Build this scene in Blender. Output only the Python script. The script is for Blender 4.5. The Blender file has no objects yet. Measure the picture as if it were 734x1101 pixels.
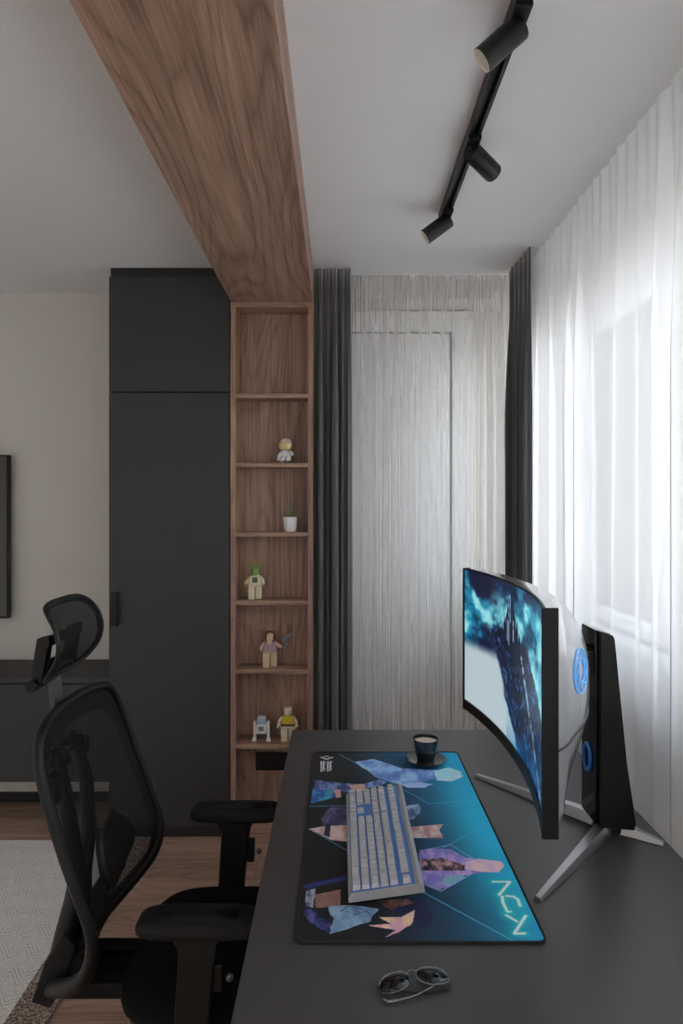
import bpy, bmesh, math, random
import numpy as np
from mathutils import Vector, Matrix
random.seed(7)
PI = math.pi
sc = bpy.context.scene
COL = sc.collection
sc.view_settings.view_transform = 'Standard'
sc.view_settings.look = 'None'
sc.view_settings.gamma = 1
sc.view_settings.use_curve_mapping = False
sc.view_settings.exposure = 0.38

# ------------------------------------------------------------------ helpers
class MB:
    def __init__(s): s.v = []; s.f = []
    def add(s, vs, fs):
        n = len(s.v); s.v += [tuple(v) for v in vs]; s.f += [tuple(i+n for i in f) for f in fs]; return s
    def box(s, x0, x1, y0, y1, z0, z1):
        vs = [(x, y, z) for x in (x0, x1) for y in (y0, y1) for z in (z0, z1)]
        return s.add(vs, [(0,1,3,2),(4,6,7,5),(0,4,5,1),(2,3,7,6),(0,2,6,4),(1,5,7,3)])
    def obox(s, c, ax, ay, az):
        c, ax, ay, az = map(Vector, (c, ax, ay, az))
        vs = [c+ax*i+ay*j+az*k for i in (-1,1) for j in (-1,1) for k in (-1,1)]
        return s.add(vs, [(0,1,3,2),(4,6,7,5),(0,4,5,1),(2,3,7,6),(0,2,6,4),(1,5,7,3)])
    def tube(s, pts, r, n=12, closed=False, flat=1.0, up=None):
        pts = [Vector(p) for p in pts]; m = len(pts)
        rs = r if isinstance(r, (list, tuple)) else [r]*m
        rings = []; prev = None
        for i, p in enumerate(pts):
            if closed: t = pts[(i+1) % m]-pts[i-1]
            else: t = pts[min(i+1, m-1)]-pts[max(i-1, 0)]
            t.normalize()
            if prev is None:
                a = Vector(up) if up else (Vector((0,0,1)) if abs(t.z) < .9 else Vector((1,0,0)))
            else: a = prev
            a = (a - t*a.dot(t)).normalized(); prev = a
            b = t.cross(a)
            rings.append([p + a*(math.cos(2*PI*k/n)*rs[i]*flat) + b*(math.sin(2*PI*k/n)*rs[i]) for k in range(n)])
        base = len(s.v)
        for q in rings: s.v += [tuple(v) for v in q]
        for i in range(m if closed else m-1):
            j = (i+1) % m
            for k in range(n):
                l = (k+1) % n
                s.f.append((base+i*n+k, base+i*n+l, base+j*n+l, base+j*n+k))
        if not closed:
            s.f.append(tuple(base+k for k in range(n))[::-1]); s.f.append(tuple(base+(m-1)*n+k for k in range(n)))
        return s
    def cyl(s, p0, p1, r0, r1=None, n=32):
        return s.tube([p0, p1], [r0, r0 if r1 is None else r1], n)
    def lathe(s, c, prof, n=40, ax=(0,0,1)):
        c = Vector(c); q = Vector((0,0,1)).rotation_difference(Vector(ax).normalized())
        base = len(s.v); m = len(prof)
        for (r, z) in prof:
            for k in range(n):
                a = 2*PI*k/n
                s.v.append(tuple(c + q @ Vector((r*math.cos(a), r*math.sin(a), z))))
        for i in range(m-1):
            for k in range(n):
                l = (k+1) % n
                s.f.append((base+i*n+k, base+i*n+l, base+(i+1)*n+l, base+(i+1)*n+k))
        s.f.append(tuple(base+k for k in range(n))[::-1]); s.f.append(tuple(base+(m-1)*n+k for k in range(n)))
        return s
    def ball(s, c, rx, ry=None, rz=None, n=20, m=12):
        ry = ry or rx; rz = rz or rx
        base = len(s.v)
        for i in range(m+1):
            t = PI*i/m
            for k in range(n):
                a = 2*PI*k/n
                s.v.append((c[0]+rx*math.sin(t)*math.cos(a), c[1]+ry*math.sin(t)*math.sin(a), c[2]-rz*math.cos(t)))
        for i in range(m):
            for k in range(n):
                l = (k+1) % n
                s.f.append((base+i*n+k, base+i*n+l, base+(i+1)*n+l, base+(i+1)*n+k))
        return s
    def prism(s, poly, d):
        d = Vector(d); n = len(poly); base = len(s.v)
        s.v += [tuple(Vector(p)) for p in poly] + [tuple(Vector(p)+d) for p in poly]
        s.f.append(tuple(base+i for i in range(n))[::-1]); s.f.append(tuple(base+n+i for i in range(n)))
        for i in range(n):
            j = (i+1) % n
            s.f.append((base+i, base+j, base+n+j, base+n+i))
        return s
    def grid(s, fn, nu, nv, closed_u=False):
        base = len(s.v)
        for j in range(nv+1):
            for i in range(nu+1): s.v.append(tuple(fn(i/nu, j/nv)))
        for j in range(nv):
            for i in range(nu):
                a = base+j*(nu+1)+i
                s.f.append((a, a+1, a+nu+2, a+nu+1))
        return s

def wloc(o):
    p = Vector((0,0,0))
    while o is not None: p += o.location; o = o.parent
    return p
def obj(name, mb, mat, parent=None, bevel=0, seg=2, smooth=True, world=True, sub=0, solid=0, angle=38):
    me = bpy.data.meshes.new(name)
    v = mb.v
    if parent is not None and world:
        w = wloc(parent); v = [(a[0]-w.x, a[1]-w.y, a[2]-w.z) for a in v]
    me.from_pydata(v, [], mb.f)
    bm = bmesh.new(); bm.from_mesh(me)
    bmesh.ops.remove_doubles(bm, verts=bm.verts, dist=1e-6)
    bmesh.ops.recalc_face_normals(bm, faces=bm.faces)
    bm.to_mesh(me); bm.free()
    if smooth:
        me.polygons.foreach_set('use_smooth', [True]*len(me.polygons))
        if not bevel: me.set_sharp_from_angle(angle=math.radians(angle))
    me.materials.append(mat)
    o = bpy.data.objects.new(name, me); COL.objects.link(o)
    if parent is not None: o.parent = parent
    if solid:
        m = o.modifiers.new('Solid', 'SOLIDIFY'); m.thickness = solid; m.offset = 0
    if bevel:
        m = o.modifiers.new('Bevel', 'BEVEL'); m.width = bevel; m.segments = seg; m.limit_method = 'ANGLE'; m.angle_limit = math.radians(35)
        m.harden_normals = True
    if sub:
        m = o.modifiers.new('Sub', 'SUBSURF'); m.levels = sub; m.render_levels = sub
    return o
def tag(o, label, cat, group=None):
    o['label'] = label; o['category'] = cat
    if group: o['group'] = group
    return o
def thing(name, label, cat, loc, group=None):
    o = bpy.data.objects.new(name, None); o.empty_display_size = .05; COL.objects.link(o)
    o.location = loc
    return tag(o, label, cat, group)
def struct(name, mb, mat, **k):
    o = obj(name, mb, mat, **k)
    if o.parent is None: o['kind'] = 'structure'
    return o

# ------------------------------------------------------------------ materials
def new_mat(name):
    m = bpy.data.materials.new(name); m.use_nodes = True
    nt = m.node_tree; b = nt.nodes['Principled BSDF']
    return m, nt, b
def N(nt, t, **k):
    n = nt.nodes.new(t)
    for a, v in k.items(): setattr(n, a, v)
    return n
def plain(name, col, rough=.5, metal=0, bump=0, bscale=300, var=0, emis=None, estr=0, coat=0, spec=.5, sheen=0):
    m, nt, b = new_mat(name)
    b.inputs['Base Color'].default_value = (*col, 1); b.inputs['Roughness'].default_value = rough
    b.inputs['Metallic'].default_value = metal; b.inputs['Coat Weight'].default_value = coat
    b.inputs['Specular IOR Level'].default_value = spec; b.inputs['Sheen Weight'].default_value = sheen
    tc = N(nt, 'ShaderNodeTexCoord'); no = N(nt, 'ShaderNodeTexNoise')
    no.inputs['Scale'].default_value = bscale; no.inputs['Detail'].default_value = 2
    nt.links.new(tc.outputs['Object'], no.inputs['Vector'])
    mr = N(nt, 'ShaderNodeMapRange'); nt.links.new(no.outputs['Fac'], mr.inputs['Value'])
    dv = 0 if metal > .2 or rough < .3 else .03; mr.inputs['To Min'].default_value = max(0, rough-dv); mr.inputs['To Max'].default_value = min(1, rough+dv)
    nt.links.new(mr.outputs['Result'], b.inputs['Roughness'])
    if bump:
        bp = N(nt, 'ShaderNodeBump'); bp.inputs['Strength'].default_value = bump; bp.inputs['Distance'].default_value = .002
        nt.links.new(no.outputs['Fac'], bp.inputs['Height']); nt.links.new(bp.outputs['Normal'], b.inputs['Normal'])
    if emis:
        b.inputs['Emission Color'].default_value = (*emis, 1); b.inputs['Emission Strength'].default_value = estr
    return m
def ramp(nt, stops, interp='LINEAR'):
    r = N(nt, 'ShaderNodeValToRGB'); cr = r.color_ramp; cr.interpolation = interp
    while len(cr.elements) < len(stops): cr.elements.new(.5)
    for e, (p, c) in zip(cr.elements, stops): e.position = p; e.color = (*c, 1) if len(c) == 3 else c
    return r
def math_n(nt, op, a, b=None, c=None):
    m = N(nt, 'ShaderNodeMath', operation=op)
    for i, x in enumerate((a, b, c)):
        if x is None: continue
        if isinstance(x, (int, float)): m.inputs[i].default_value = x
        else: nt.links.new(x, m.inputs[i])
    return m.outputs[0]
def wood(name, axis, dark, mid, light, rough=.5, planks=False, fig=1.0, figscale=2.6, K=46):
    """walnut veneer, grain along AXIS"""
    m, nt, b = new_mat(name); L = nt.links.new
    tc = N(nt, 'ShaderNodeTexCoord'); sx = N(nt, 'ShaderNodeSeparateXYZ'); L(tc.outputs['Object'], sx.inputs[0])
    X, Y, Z = sx.outputs
    vec = tc.outputs['Object']
    if planks:                          # boards run along X, .19 wide
        row = math_n(nt, 'FLOOR', math_n(nt, 'DIVIDE', Y, .19))
        sh = math_n(nt, 'MULTIPLY', math_n(nt, 'FRACT', math_n(nt, 'MULTIPLY', row, .377)), 1.28)
        col = math_n(nt, 'FLOOR', math_n(nt, 'DIVIDE', math_n(nt, 'ADD', X, sh), 1.28))
        wn = N(nt, 'ShaderNodeTexWhiteNoise', noise_dimensions='2D')
        cb = N(nt, 'ShaderNodeCombineXYZ'); L(row, cb.inputs[0]); L(col, cb.inputs[1]); L(cb.outputs[0], wn.inputs['Vector'])
        off = N(nt, 'ShaderNodeVectorMath', operation='SCALE'); L(wn.outputs['Color'], off.inputs[0]); off.inputs['Scale'].default_value = 9
        ad = N(nt, 'ShaderNodeVectorMath', operation='ADD'); L(vec, ad.inputs[0]); L(off.outputs[0], ad.inputs[1]); vec = ad.outputs[0]
    def mapped(across, along):
        s = [across]*3; s['XYZ'.index(axis)] = along
        mp = N(nt, 'ShaderNodeMapping'); mp.inputs['Scale'].default_value = s; L(vec, mp.inputs[0]); return mp.outputs[0]
    n1 = N(nt, 'ShaderNodeTexNoise'); L(mapped(figscale, figscale*.17), n1.inputs['Vector'])
    n1.inputs['Scale'].default_value = 1; n1.inputs['Detail'].default_value = 2.5; n1.inputs['Roughness'].default_value = .35; n1.inputs['Distortion'].default_value = .35
    s1 = math_n(nt, 'SINE', math_n(nt, 'MULTIPLY', n1.outputs['Fac'], K*2))
    s1 = math_n(nt, 'POWER', math_n(nt, 'ABSOLUTE', s1), .45)
    n2 = N(nt, 'ShaderNodeTexNoise'); L(mapped(170, 5), n2.inputs['Vector']); n2.inputs['Scale'].default_value = 1; n2.inputs['Detail'].default_value = 4
    n3 = N(nt, 'ShaderNodeTexNoise'); L(mapped(18, .8), n3.inputs['Vector']); n3.inputs['Scale'].default_value = 1; n3.inputs['Detail'].default_value = 2
    v = math_n(nt, 'ADD', math_n(nt, 'MULTIPLY', s1, .20*fig), math_n(nt, 'MULTIPLY', n2.outputs['Fac'], .55))
    v = math_n(nt, 'ADD', v, math_n(nt, 'MULTIPLY', n3.outputs['Fac'], .5))
    if planks:
        v = math_n(nt, 'ADD', v, math_n(nt, 'MULTIPLY', math_n(nt, 'SUBTRACT', wn.outputs['Value'], .5), .16))
    r = ramp(nt, [(.42+.10*fig, dark), (.66+.12*fig, mid), (.84+.16*fig, light)]); L(v, r.inputs[0])
    out = r.outputs[0]
    if planks:
        fy = math_n(nt, 'FRACT', math_n(nt, 'DIVIDE', Y, .19))
        fx = math_n(nt, 'FRACT', math_n(nt, 'DIVIDE', math_n(nt, 'ADD', X, sh), 1.28))
        g = math_n(nt, 'MAXIMUM', math_n(nt, 'LESS_THAN', fy, .012), math_n(nt, 'LESS_THAN', fx, .0018))
        mx = N(nt, 'ShaderNodeMix', data_type='RGBA'); L(math_n(nt, 'MULTIPLY', g, .6), mx.inputs['Factor']); L(out, mx.inputs['A']); mx.inputs['B'].default_value = (.03,.02,.015,1)
        out = mx.outputs['Result']
    L(out, b.inputs['Base Color']); b.inputs['Roughness'].default_value = rough
    bp = N(nt, 'ShaderNodeBump'); bp.inputs['Strength'].default_value = .12; bp.inputs['Distance'].default_value = .001
    L(n2.outputs['Fac'], bp.inputs['Height']); L(bp.outputs['Normal'], b.inputs['Normal'])
    return m
WD = ((.20,.118,.080), (.395,.25,.18), (.53,.36,.27))
M_beam = wood('walnut_beam', 'Y', *WD, rough=.5, fig=1.1, figscale=2.6, K=52)
M_wv = wood('walnut_vertical', 'Z', *WD, rough=.5, fig=.9, figscale=3.0, K=48)
M_wh = wood('walnut_horizontal', 'X', *WD, rough=.5)
M_floor = wood('oak_floor', 'X', (.24,.15,.108), (.45,.295,.22), (.60,.42,.33), rough=.42, planks=True, fig=.9, figscale=4, K=40)
M_wall = plain('painted_wall', (.66,.63,.59), .85, bump=.05, bscale=500)
M_walld = plain('painted_wall_white', (.66,.65,.64), .85, bump=.05, bscale=500)
M_ceil = plain('painted_ceiling', (.84,.84,.85), .9, bump=.03, bscale=400)
M_white = plain('white_frame', (.8,.8,.8), .4)
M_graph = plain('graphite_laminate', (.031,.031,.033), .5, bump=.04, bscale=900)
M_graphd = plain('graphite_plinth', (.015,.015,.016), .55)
M_desk = plain('desk_laminate', (.064,.061,.062), .38, bump=.02, bscale=1200, spec=.6)
M_black = plain('black_plastic', (.007,.007,.007), .45, spec=.35)
M_blackg = plain('black_gloss', (.006,.006,.007), .08, coat=.5)
M_blackm = plain('black_metal', (.014,.014,.015), .38, metal=.3)
M_chairp = plain('chair_plastic', (.007,.007,.0075), .42, spec=.32)
M_pad = plain('armrest_rubber', (.007,.007,.0075), .62, spec=.3)
M_seat = plain('seat_fabric', (.006,.006,.0065), .95, bump=.4, bscale=900, spec=.2)
M_silver = plain('brushed_silver', (.42,.42,.43), .28, metal=.9)
M_shell = plain('silver_shell', (.46,.46,.47), .20, metal=.8, coat=.4)
M_darkrub = plain('rubber', (.012,.012,.013), .8)

def cloth_mat(name, trans_fac, transl_fac, col, edge=.85):
    m, nt, b = new_mat(name); L = nt.links.new; nt.nodes.remove(b)
    out = nt.nodes['Material Output']
    tc = N(nt, 'ShaderNodeTexCoord'); no = N(nt, 'ShaderNodeTexNoise'); no.inputs['Scale'].default_value = 24; no.inputs['Detail'].default_value = 2
    mp = N(nt, 'ShaderNodeMapping'); mp.inputs['Scale'].default_value = (1,1,.06); L(tc.outputs['Object'], mp.inputs[0]); L(mp.outputs[0], no.inputs['Vector'])
    mr = N(nt, 'ShaderNodeMapRange'); L(no.outputs['Fac'], mr.inputs['Value'])
    mr.inputs['To Min'].default_value = max(0, trans_fac-.05); mr.inputs['To Max'].default_value = trans_fac+.05
    # cloth gets denser at grazing angles
    lw = N(nt, 'ShaderNodeLayerWeight'); lw.inputs['Blend'].default_value = .35
    tf = math_n(nt, 'MULTIPLY', mr.outputs['Result'], math_n(nt, 'SUBTRACT', 1.0, math_n(nt, 'MULTIPLY', lw.outputs['Facing'], edge)))
    d = N(nt, 'ShaderNodeBsdfDiffuse'); d.inputs['Color'].default_value = (*col, 1)
    t = N(nt, 'ShaderNodeBsdfTranslucent'); t.inputs['Color'].default_value = (*col, 1)
    mx = N(nt, 'ShaderNodeMixShader'); mx.inputs[0].default_value = transl_fac; L(d.outputs[0], mx.inputs[1]); L(t.outputs[0], mx.inputs[2])
    tr = N(nt, 'ShaderNodeBsdfTransparent')
    m2 = N(nt, 'ShaderNodeMixShader'); L(tf, m2.inputs[0]); L(mx.outputs[0], m2.inputs[1]); L(tr.outputs[0], m2.inputs[2])
    L(m2.outputs[0], out.inputs['Surface'])
    return m
M_sheer = cloth_mat('sheer_voile', .13, .14, (.78,.78,.79))
M_sheerb = cloth_mat('sheer_voile_back', .76, .40, (.93,.93,.93), edge=.6)
M_drape = plain('velvet_drape', (.070,.068,.072), .65, bump=.1, bscale=700, sheen=.9)

def mesh_mat(name, open_fac, scale):
    m, nt, b = new_mat(name); L = nt.links.new; out = nt.nodes['Material Output']
    b.inputs['Base Color'].default_value = (.004,.004,.0045,1); b.inputs['Specular IOR Level'].default_value = .2; b.inputs['Roughness'].default_value = .7
    tc = N(nt, 'ShaderNodeTexCoord'); sx = N(nt, 'ShaderNodeSeparateXYZ'); L(tc.outputs['Object'], sx.inputs[0])
    a = math_n(nt, 'SINE', math_n(nt, 'MULTIPLY', math_n(nt, 'ADD', sx.outputs[1], sx.outputs[2]), scale))
    c = math_n(nt, 'SINE', math_n(nt, 'MULTIPLY', math_n(nt, 'SUBTRACT', sx.outputs[1], sx.outputs[2]), scale))
    p = math_n(nt, 'MULTIPLY', a, c)
    f = math_n(nt, 'MULTIPLY_ADD', p, .30, open_fac)
    cl = N(nt, 'ShaderNodeClamp'); L(f, cl.inputs[0])
    tr = N(nt, 'ShaderNodeBsdfTransparent'); mx = N(nt, 'ShaderNodeMixShader')
    L(cl.outputs[0], mx.inputs[0]); L(b.outputs[0], mx.inputs[1]); L(tr.outputs[0], mx.inputs[2]); L(mx.outputs[0], out.inputs['Surface'])
    return m
M_mesh = mesh_mat('chair_mesh', .36, 900)
M_meshd = mesh_mat('chair_mesh_dense', -.22, 900)
M_meshh = mesh_mat('headrest_mesh', .06, 1000)

def glass_mat(name, tint, refl=.08):
    m, nt, b = new_mat(name); L = nt.links.new; out = nt.nodes['Material Output']; nt.nodes.remove(b)
    tr = N(nt, 'ShaderNodeBsdfTransparent'); tr.inputs[0].default_value = (*tint, 1)
    gl = N(nt, 'ShaderNodeBsdfGlossy'); gl.inputs['Roughness'].default_value = .02
    fr = N(nt, 'ShaderNodeFresnel'); fr.inputs['IOR'].default_value = 1.45
    mx = N(nt, 'ShaderNodeMixShader'); L(math_n(nt, 'ADD', fr.outputs[0], refl), mx.inputs[0])
    L(tr.outputs[0], mx.inputs[1]); L(gl.outputs[0], mx.inputs[2]); L(mx.outputs[0], out.inputs['Surface'])
    return m
M_glass = glass_mat('window_glass', (.97,.98,.98), 0)
M_lens = glass_mat('sunglass_lens', (.22,.17,.15), .02)

def vcol_mat(name, rough, emit=0, coat=0):
    m, nt, b = new_mat(name); L = nt.links.new
    at = N(nt, 'ShaderNodeAttribute'); at.attribute_name = 'paint'
    if emit:
        b.inputs['Base Color'].default_value = (.005,.005,.006,1)
        L(at.outputs['Color'], b.inputs['Emission Color']); b.inputs['Emission Strength'].default_value = emit
    else: L(at.outputs['Color'], b.inputs['Base Color'])
    b.inputs['Roughness'].default_value = rough
    return m
def paint(o, rgb):      # rgb: (nverts,3) sRGB 0..1
    lin = np.where(rgb <= .04045, rgb/12.92, ((np.clip(rgb,0,1)+.055)/1.055)**2.4)
    ca = o.data.color_attributes.new('paint', 'FLOAT_COLOR', 'POINT')
    buf = np.ones((len(rgb), 4), dtype=np.float32); buf[:, :3] = lin
    ca.data.foreach_set('color', buf.ravel())
def raw_grid(name, P, nu, nv, mat, parent):
    w = wloc(parent); me = bpy.data.meshes.new(name)
    V = P - np.array([w.x, w.y, w.z])
    idx = np.arange((nu+1)*(nv+1)).reshape(nv+1, nu+1)
    F = np.stack([idx[:-1,:-1], idx[:-1,1:], idx[1:,1:], idx[1:,:-1]], -1).reshape(-1, 4)
    me.from_pydata(V.tolist(), [], F.tolist()); me.polygons.foreach_set('use_smooth', [True]*len(F))
    me.materials.append(mat); o = bpy.data.objects.new(name, me); COL.objects.link(o); o.parent = parent
    return o
rng = np.random.RandomState(3)
def vnoise(x, y, seed):
    r = np.random.RandomState(seed).rand(64, 64)
    xi = np.floor(x).astype(int); yi = np.floor(y).astype(int); fx = x-xi; fy = y-yi
    fx = fx*fx*(3-2*fx); fy = fy*fy*(3-2*fy)
    g = lambda a, b: r[b % 64, a % 64]
    return (g(xi,yi)*(1-fx)+g(xi+1,yi)*fx)*(1-fy)+(g(xi,yi+1)*(1-fx)+g(xi+1,yi+1)*fx)*fy
def fbm(x, y, seed, o=5):
    v = 0; a = .5; t = 0
    for i in range(o): v = v+a*vnoise(x*2**i, y*2**i, seed+i); t += a; a *= .55
    return v/t
def inpoly(X, Y, poly):
    r = np.zeros(X.shape, bool); n = len(poly)
    for i in range(n):
        x0, y0 = poly[i]; x1, y1 = poly[(i+1) % n]
        if y0 == y1: continue
        c = ((y0 > Y) != (y1 > Y)) & (X < (x1-x0)*(Y-y0)/(y1-y0)+x0)
        r ^= c
    return r
def seg_d(X, Y, a, b):
    ax, ay = a; bx, by = b; dx, dy = bx-ax, by-ay
    t = np.clip(((X-ax)*dx+(Y-ay)*dy)/(dx*dx+dy*dy+1e-12), 0, 1)
    return np.hypot(X-ax-t*dx, Y-ay-t*dy)
def sst(e0, e1, x):
    t = np.clip((x-e0)/(e1-e0), 0, 1); return t*t*(3-2*t)
def blend(img, mask, col):
    m = mask[..., None].astype(float); return img*(1-m)+np.array(col)*m

# ------------------------------------------------------------------ room shell
H = 2.65
XR = 1.10; XL = -3.3; YF = 3.35; YB = -2.3
mb = MB().box(XL-.2, XR+.3, YB-.2, YF+.2, -.1, 0); struct('floor', mb, M_floor, smooth=False)
mb = MB().box(XL-.2, XR+.3, YB-.2, YF+.2, H, H+.12); struct('ceiling', mb, M_ceil, smooth=False)
struct('wall_back', MB().box(XL-.2, XR+.3, YF, YF+.15, 0, H), M_wall, smooth=False)
struct('wall_left', MB().box(XL-.15, XL, YB-.2, YF, 0, H), M_wall, smooth=False)
struct('wall_rear', MB().box(XL, XR, YB-.15, YB, 0, H), M_wall, smooth=False)
WZ0, WZ1 = 1.04, 2.39
WINS = [(-2.2, -.35), (-.25, 1.40), (1.50, 3.12)]
SILL = [.06, WZ0, WZ0]      # the first window, out of view, is enlarged to full height for more light
mb = MB().box(XR, XR+.2, YB-.2, WINS[0][0], 0, WZ0).box(XR, XR+.2, WINS[0][0], WINS[0][1], 0, SILL[0]).box(XR, XR+.2, WINS[0][1], YF, 0, WZ0).box(XR, XR+.2, YB-.2, YF, WZ1, H)
ys = [YB-.2] + [q for w in WINS for q in w] + [YF]
for i in range(0, len(ys), 2): mb.box(XR, XR+.2, ys[i], ys[i+1], WZ0, WZ1)
struct('wall_right', mb, M_walld, smooth=False)
for i, (a, b) in enumerate(WINS):
    m = MB(); t = .05; x0, x1 = XR+.05, XR+.11; Z0_ = WZ0; WZ0 = SILL[i]
    m.box(x0, x1, a, a+t, WZ0, WZ1).box(x0, x1, b-t, b, WZ0, WZ1).box(x0, x1, a+t, b-t, WZ0, WZ0+t).box(x0, x1, a+t, b-t, WZ1-t, WZ1)
    c = a + (b-a)*.5; m.box(x0, x1, c-.035, c+.035, WZ0+t, WZ1-t)
    w = struct(f'window_{i+1}', m, M_white, bevel=.004)
    obj('pane', MB().box(x0+.025, x0+.031, a+t, c-.035, WZ0+t, WZ1-t).box(x0+.025, x0+.031, c+.035, b-t, WZ0+t, WZ1-t), M_glass, w, smooth=False)
    if i: obj('window_sill', MB().box(XR-.06, XR+.05, a-.03, b+.03, WZ0-.03, WZ0), M_white, w, bevel=.004)
    WZ0 = Z0_
struct('baseboard_back', MB().box(XL, -1.07, YF-.015, YF, 0, .05), M_graphd, bevel=.002)
struct('baseboard_right', MB().box(XR-.015, XR, WINS[0][1], YF, 0, .06), M_white, bevel=.002)
struct('trim_2', MB().box(-.122, XR, 3.14, YF, 2.556, H), M_wall, smooth=False)      # lintel box behind the voile
# balcony door and its casing behind the voile
dx0, dx1, dz = -.36, .575, 2.435
struct('trim_1', MB().box(dx1+.006, dx1+.11, YF-.03, YF, 0, dz+.115).box(dx0-.11, dx0-.006, YF-.03, YF, 0, dz+.115).box(dx0-.006, dx1+.006, YF-.03, YF, dz+.006, dz+.115), M_white, bevel=.003)
d = struct('door_1', MB().box(dx0, dx1, YF-.022, YF, .008, dz), M_white, bevel=.003)
obj('door_handle', MB().box(dx0+.04, dx0+.075, YF-.03, YF-.022, .98, 1.13).cyl((dx0+.057,YF-.03,1.06),(dx0+.057,YF-.065,1.06),.009).cyl((dx0+.05,YF-.06,1.06),(dx0+.17,YF-.06,1.06),.009), M_silver, d)

# ------------------------------------------------------------------ camera (level, slight lens shift)
cam = bpy.data.cameras.new('camera'); co = bpy.data.objects.new('camera', cam); COL.objects.link(co)
co.location = (0, 0, 1.545); co.rotation_euler = (PI/2, 0, 0)
cam.sensor_fit = 'HORIZONTAL'; cam.sensor_width = 36; cam.lens = 36*690/734
# frame's longer side sets the shift unit
cam.shift_x = 2/734; cam.shift_y = -7.5/734
cam.clip_start = .02
sc.camera = co

# ------------------------------------------------------------------ wardrobe
YC = 2.97
t = thing('wardrobe', 'tall dark graphite wardrobe with a long door under a shorter one, beside the walnut shelves', 'wardrobe', (-.787, 3.16, 0))
obj('carcass', MB().box(-1.067, -.508, YC+.02, YF-.001, .055, 2.602), M_graph, t, bevel=.001)
obj('door', MB().box(-1.067, -.510, YC, YC+.019, .056, 2.064), M_graph, t, bevel=.0012)
dd = t.children[-1]
obj('handle', MB().box(-1.050, -1.022, YC-.028, YC-.020, .988, 1.142).box(-1.050,-1.022,YC-.0215,YC-.0005,.988,.998).box(-1.050,-1.022,YC-.0215,YC-.0005,1.132,1.142), M_black, dd, bevel=.002)
obj('upper_door', MB().box(-1.067, -.510, YC, YC+.019, 2.070, 2.602), M_graph, t, bevel=.0012)
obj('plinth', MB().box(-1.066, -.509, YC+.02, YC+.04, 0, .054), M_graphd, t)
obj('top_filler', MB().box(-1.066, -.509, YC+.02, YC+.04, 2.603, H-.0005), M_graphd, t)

# ------------------------------------------------------------------ walnut shelf column and beam
BX0, BX1 = -.505, -.123
BZ = 2.487
t = thing('shelving_column', 'narrow walnut shelving niche with six open shelves between wardrobe and grey curtain', 'shelf', ((BX0+BX1)/2, 3.1, 0))
T = .024
obj('side_panel', MB().box(BX0, BX0+T, YC, YF-.001, 0, BZ-.002), M_wv, t, bevel=.0008)
obj('side_panel', MB().box(BX1-T, BX1, YC, YF-.001, 0, BZ-.002), M_wv, t, bevel=.0008)
obj('back_panel', MB().box(BX0+T, BX1-T, YC+.115, YC+.135, .0, BZ-.002), M_wv, t)
obj('top_panel', MB().box(BX0+T, BX1-T, YC, YC+.115, BZ-.026, BZ-.002), M_wh, t, bevel=.0008)
SH = [2.061, 1.741, 1.419, 1.102, .783, .436]
for z in SH: obj('shelf', MB().box(BX0+T+.0005, BX1-T-.0005, YC+.001, YC+.1145, z-.020, z), M_wh, t, bevel=.0008)
obj('base_panel', MB().box(BX0+T, BX1-T, YC+.004, YC+.115, 0, .10), M_wh, t, bevel=.0008)
beam = obj('ceiling_beam', MB().box(BX0, BX1, YB, YC+.1, BZ, H-.0005), M_beam, bevel=.0015)
tag(beam, 'wide walnut veneered beam running under the ceiling toward the shelf niche', 'beam')

# socket pair
t = thing('power_socket', 'black double power socket under the lowest walnut shelf', 'socket', (-.32, YC+.114, .315))
sy = YC+.115
obj('frame_plate', MB().box(-.402, -.242, sy-.009, sy-.0002, .272, .358), M_black, t, bevel=.003)
for cx in (-.362, -.282):
    s_ = obj('socket_insert', MB().lathe((cx, sy-.0085, .315), [(.026,0),(.026,.003),(.021,.003),(.020,-.004),(.001,-.004)], 36, (0,-1,0)), M_blackm, t)

# ------------------------------------------------------------------ tv cabinet + tv
t = thing('tv_cabinet', 'low wall-hung graphite media cabinet left of the wardrobe', 'cabinet', (-2.1, 3.2, .25))
obj('carcass', MB().box(-3.2, -1.069, 3.015, YF-.001, .25, .712), M_graph, t, bevel=.001)
obj('top_panel', MB().box(-3.2, -1.069, 2.995, YF-.001, .713, .739), M_graph, t, bevel=.001)
for a, b in ((-3.2, -2.485), (-2.481, -1.776), (-1.772, -1.072)):
    obj('drawer_front', MB().box(a, b, 2.996, 3.014, .252, .708), M_graph, t, bevel=.001)
t = thing('television', 'large black flat television mounted on the wall above the low cabinet', 'television', (-2.44, YF-.03, .96))
obj('panel', MB().box(-3.19, -1.700, YF-.055, YF-.025, .962, 1.803), M_black, t, bevel=.003)
obj('screen', MB().box(-3.182, -1.710, YF-.0562, YF-.0553, .975, 1.795), M_blackg, t)
obj('wall_bracket', MB().box(-2.6, -2.3, YF-.026, YF-.0005, 1.2, 1.6), M_blackm, t)

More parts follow.
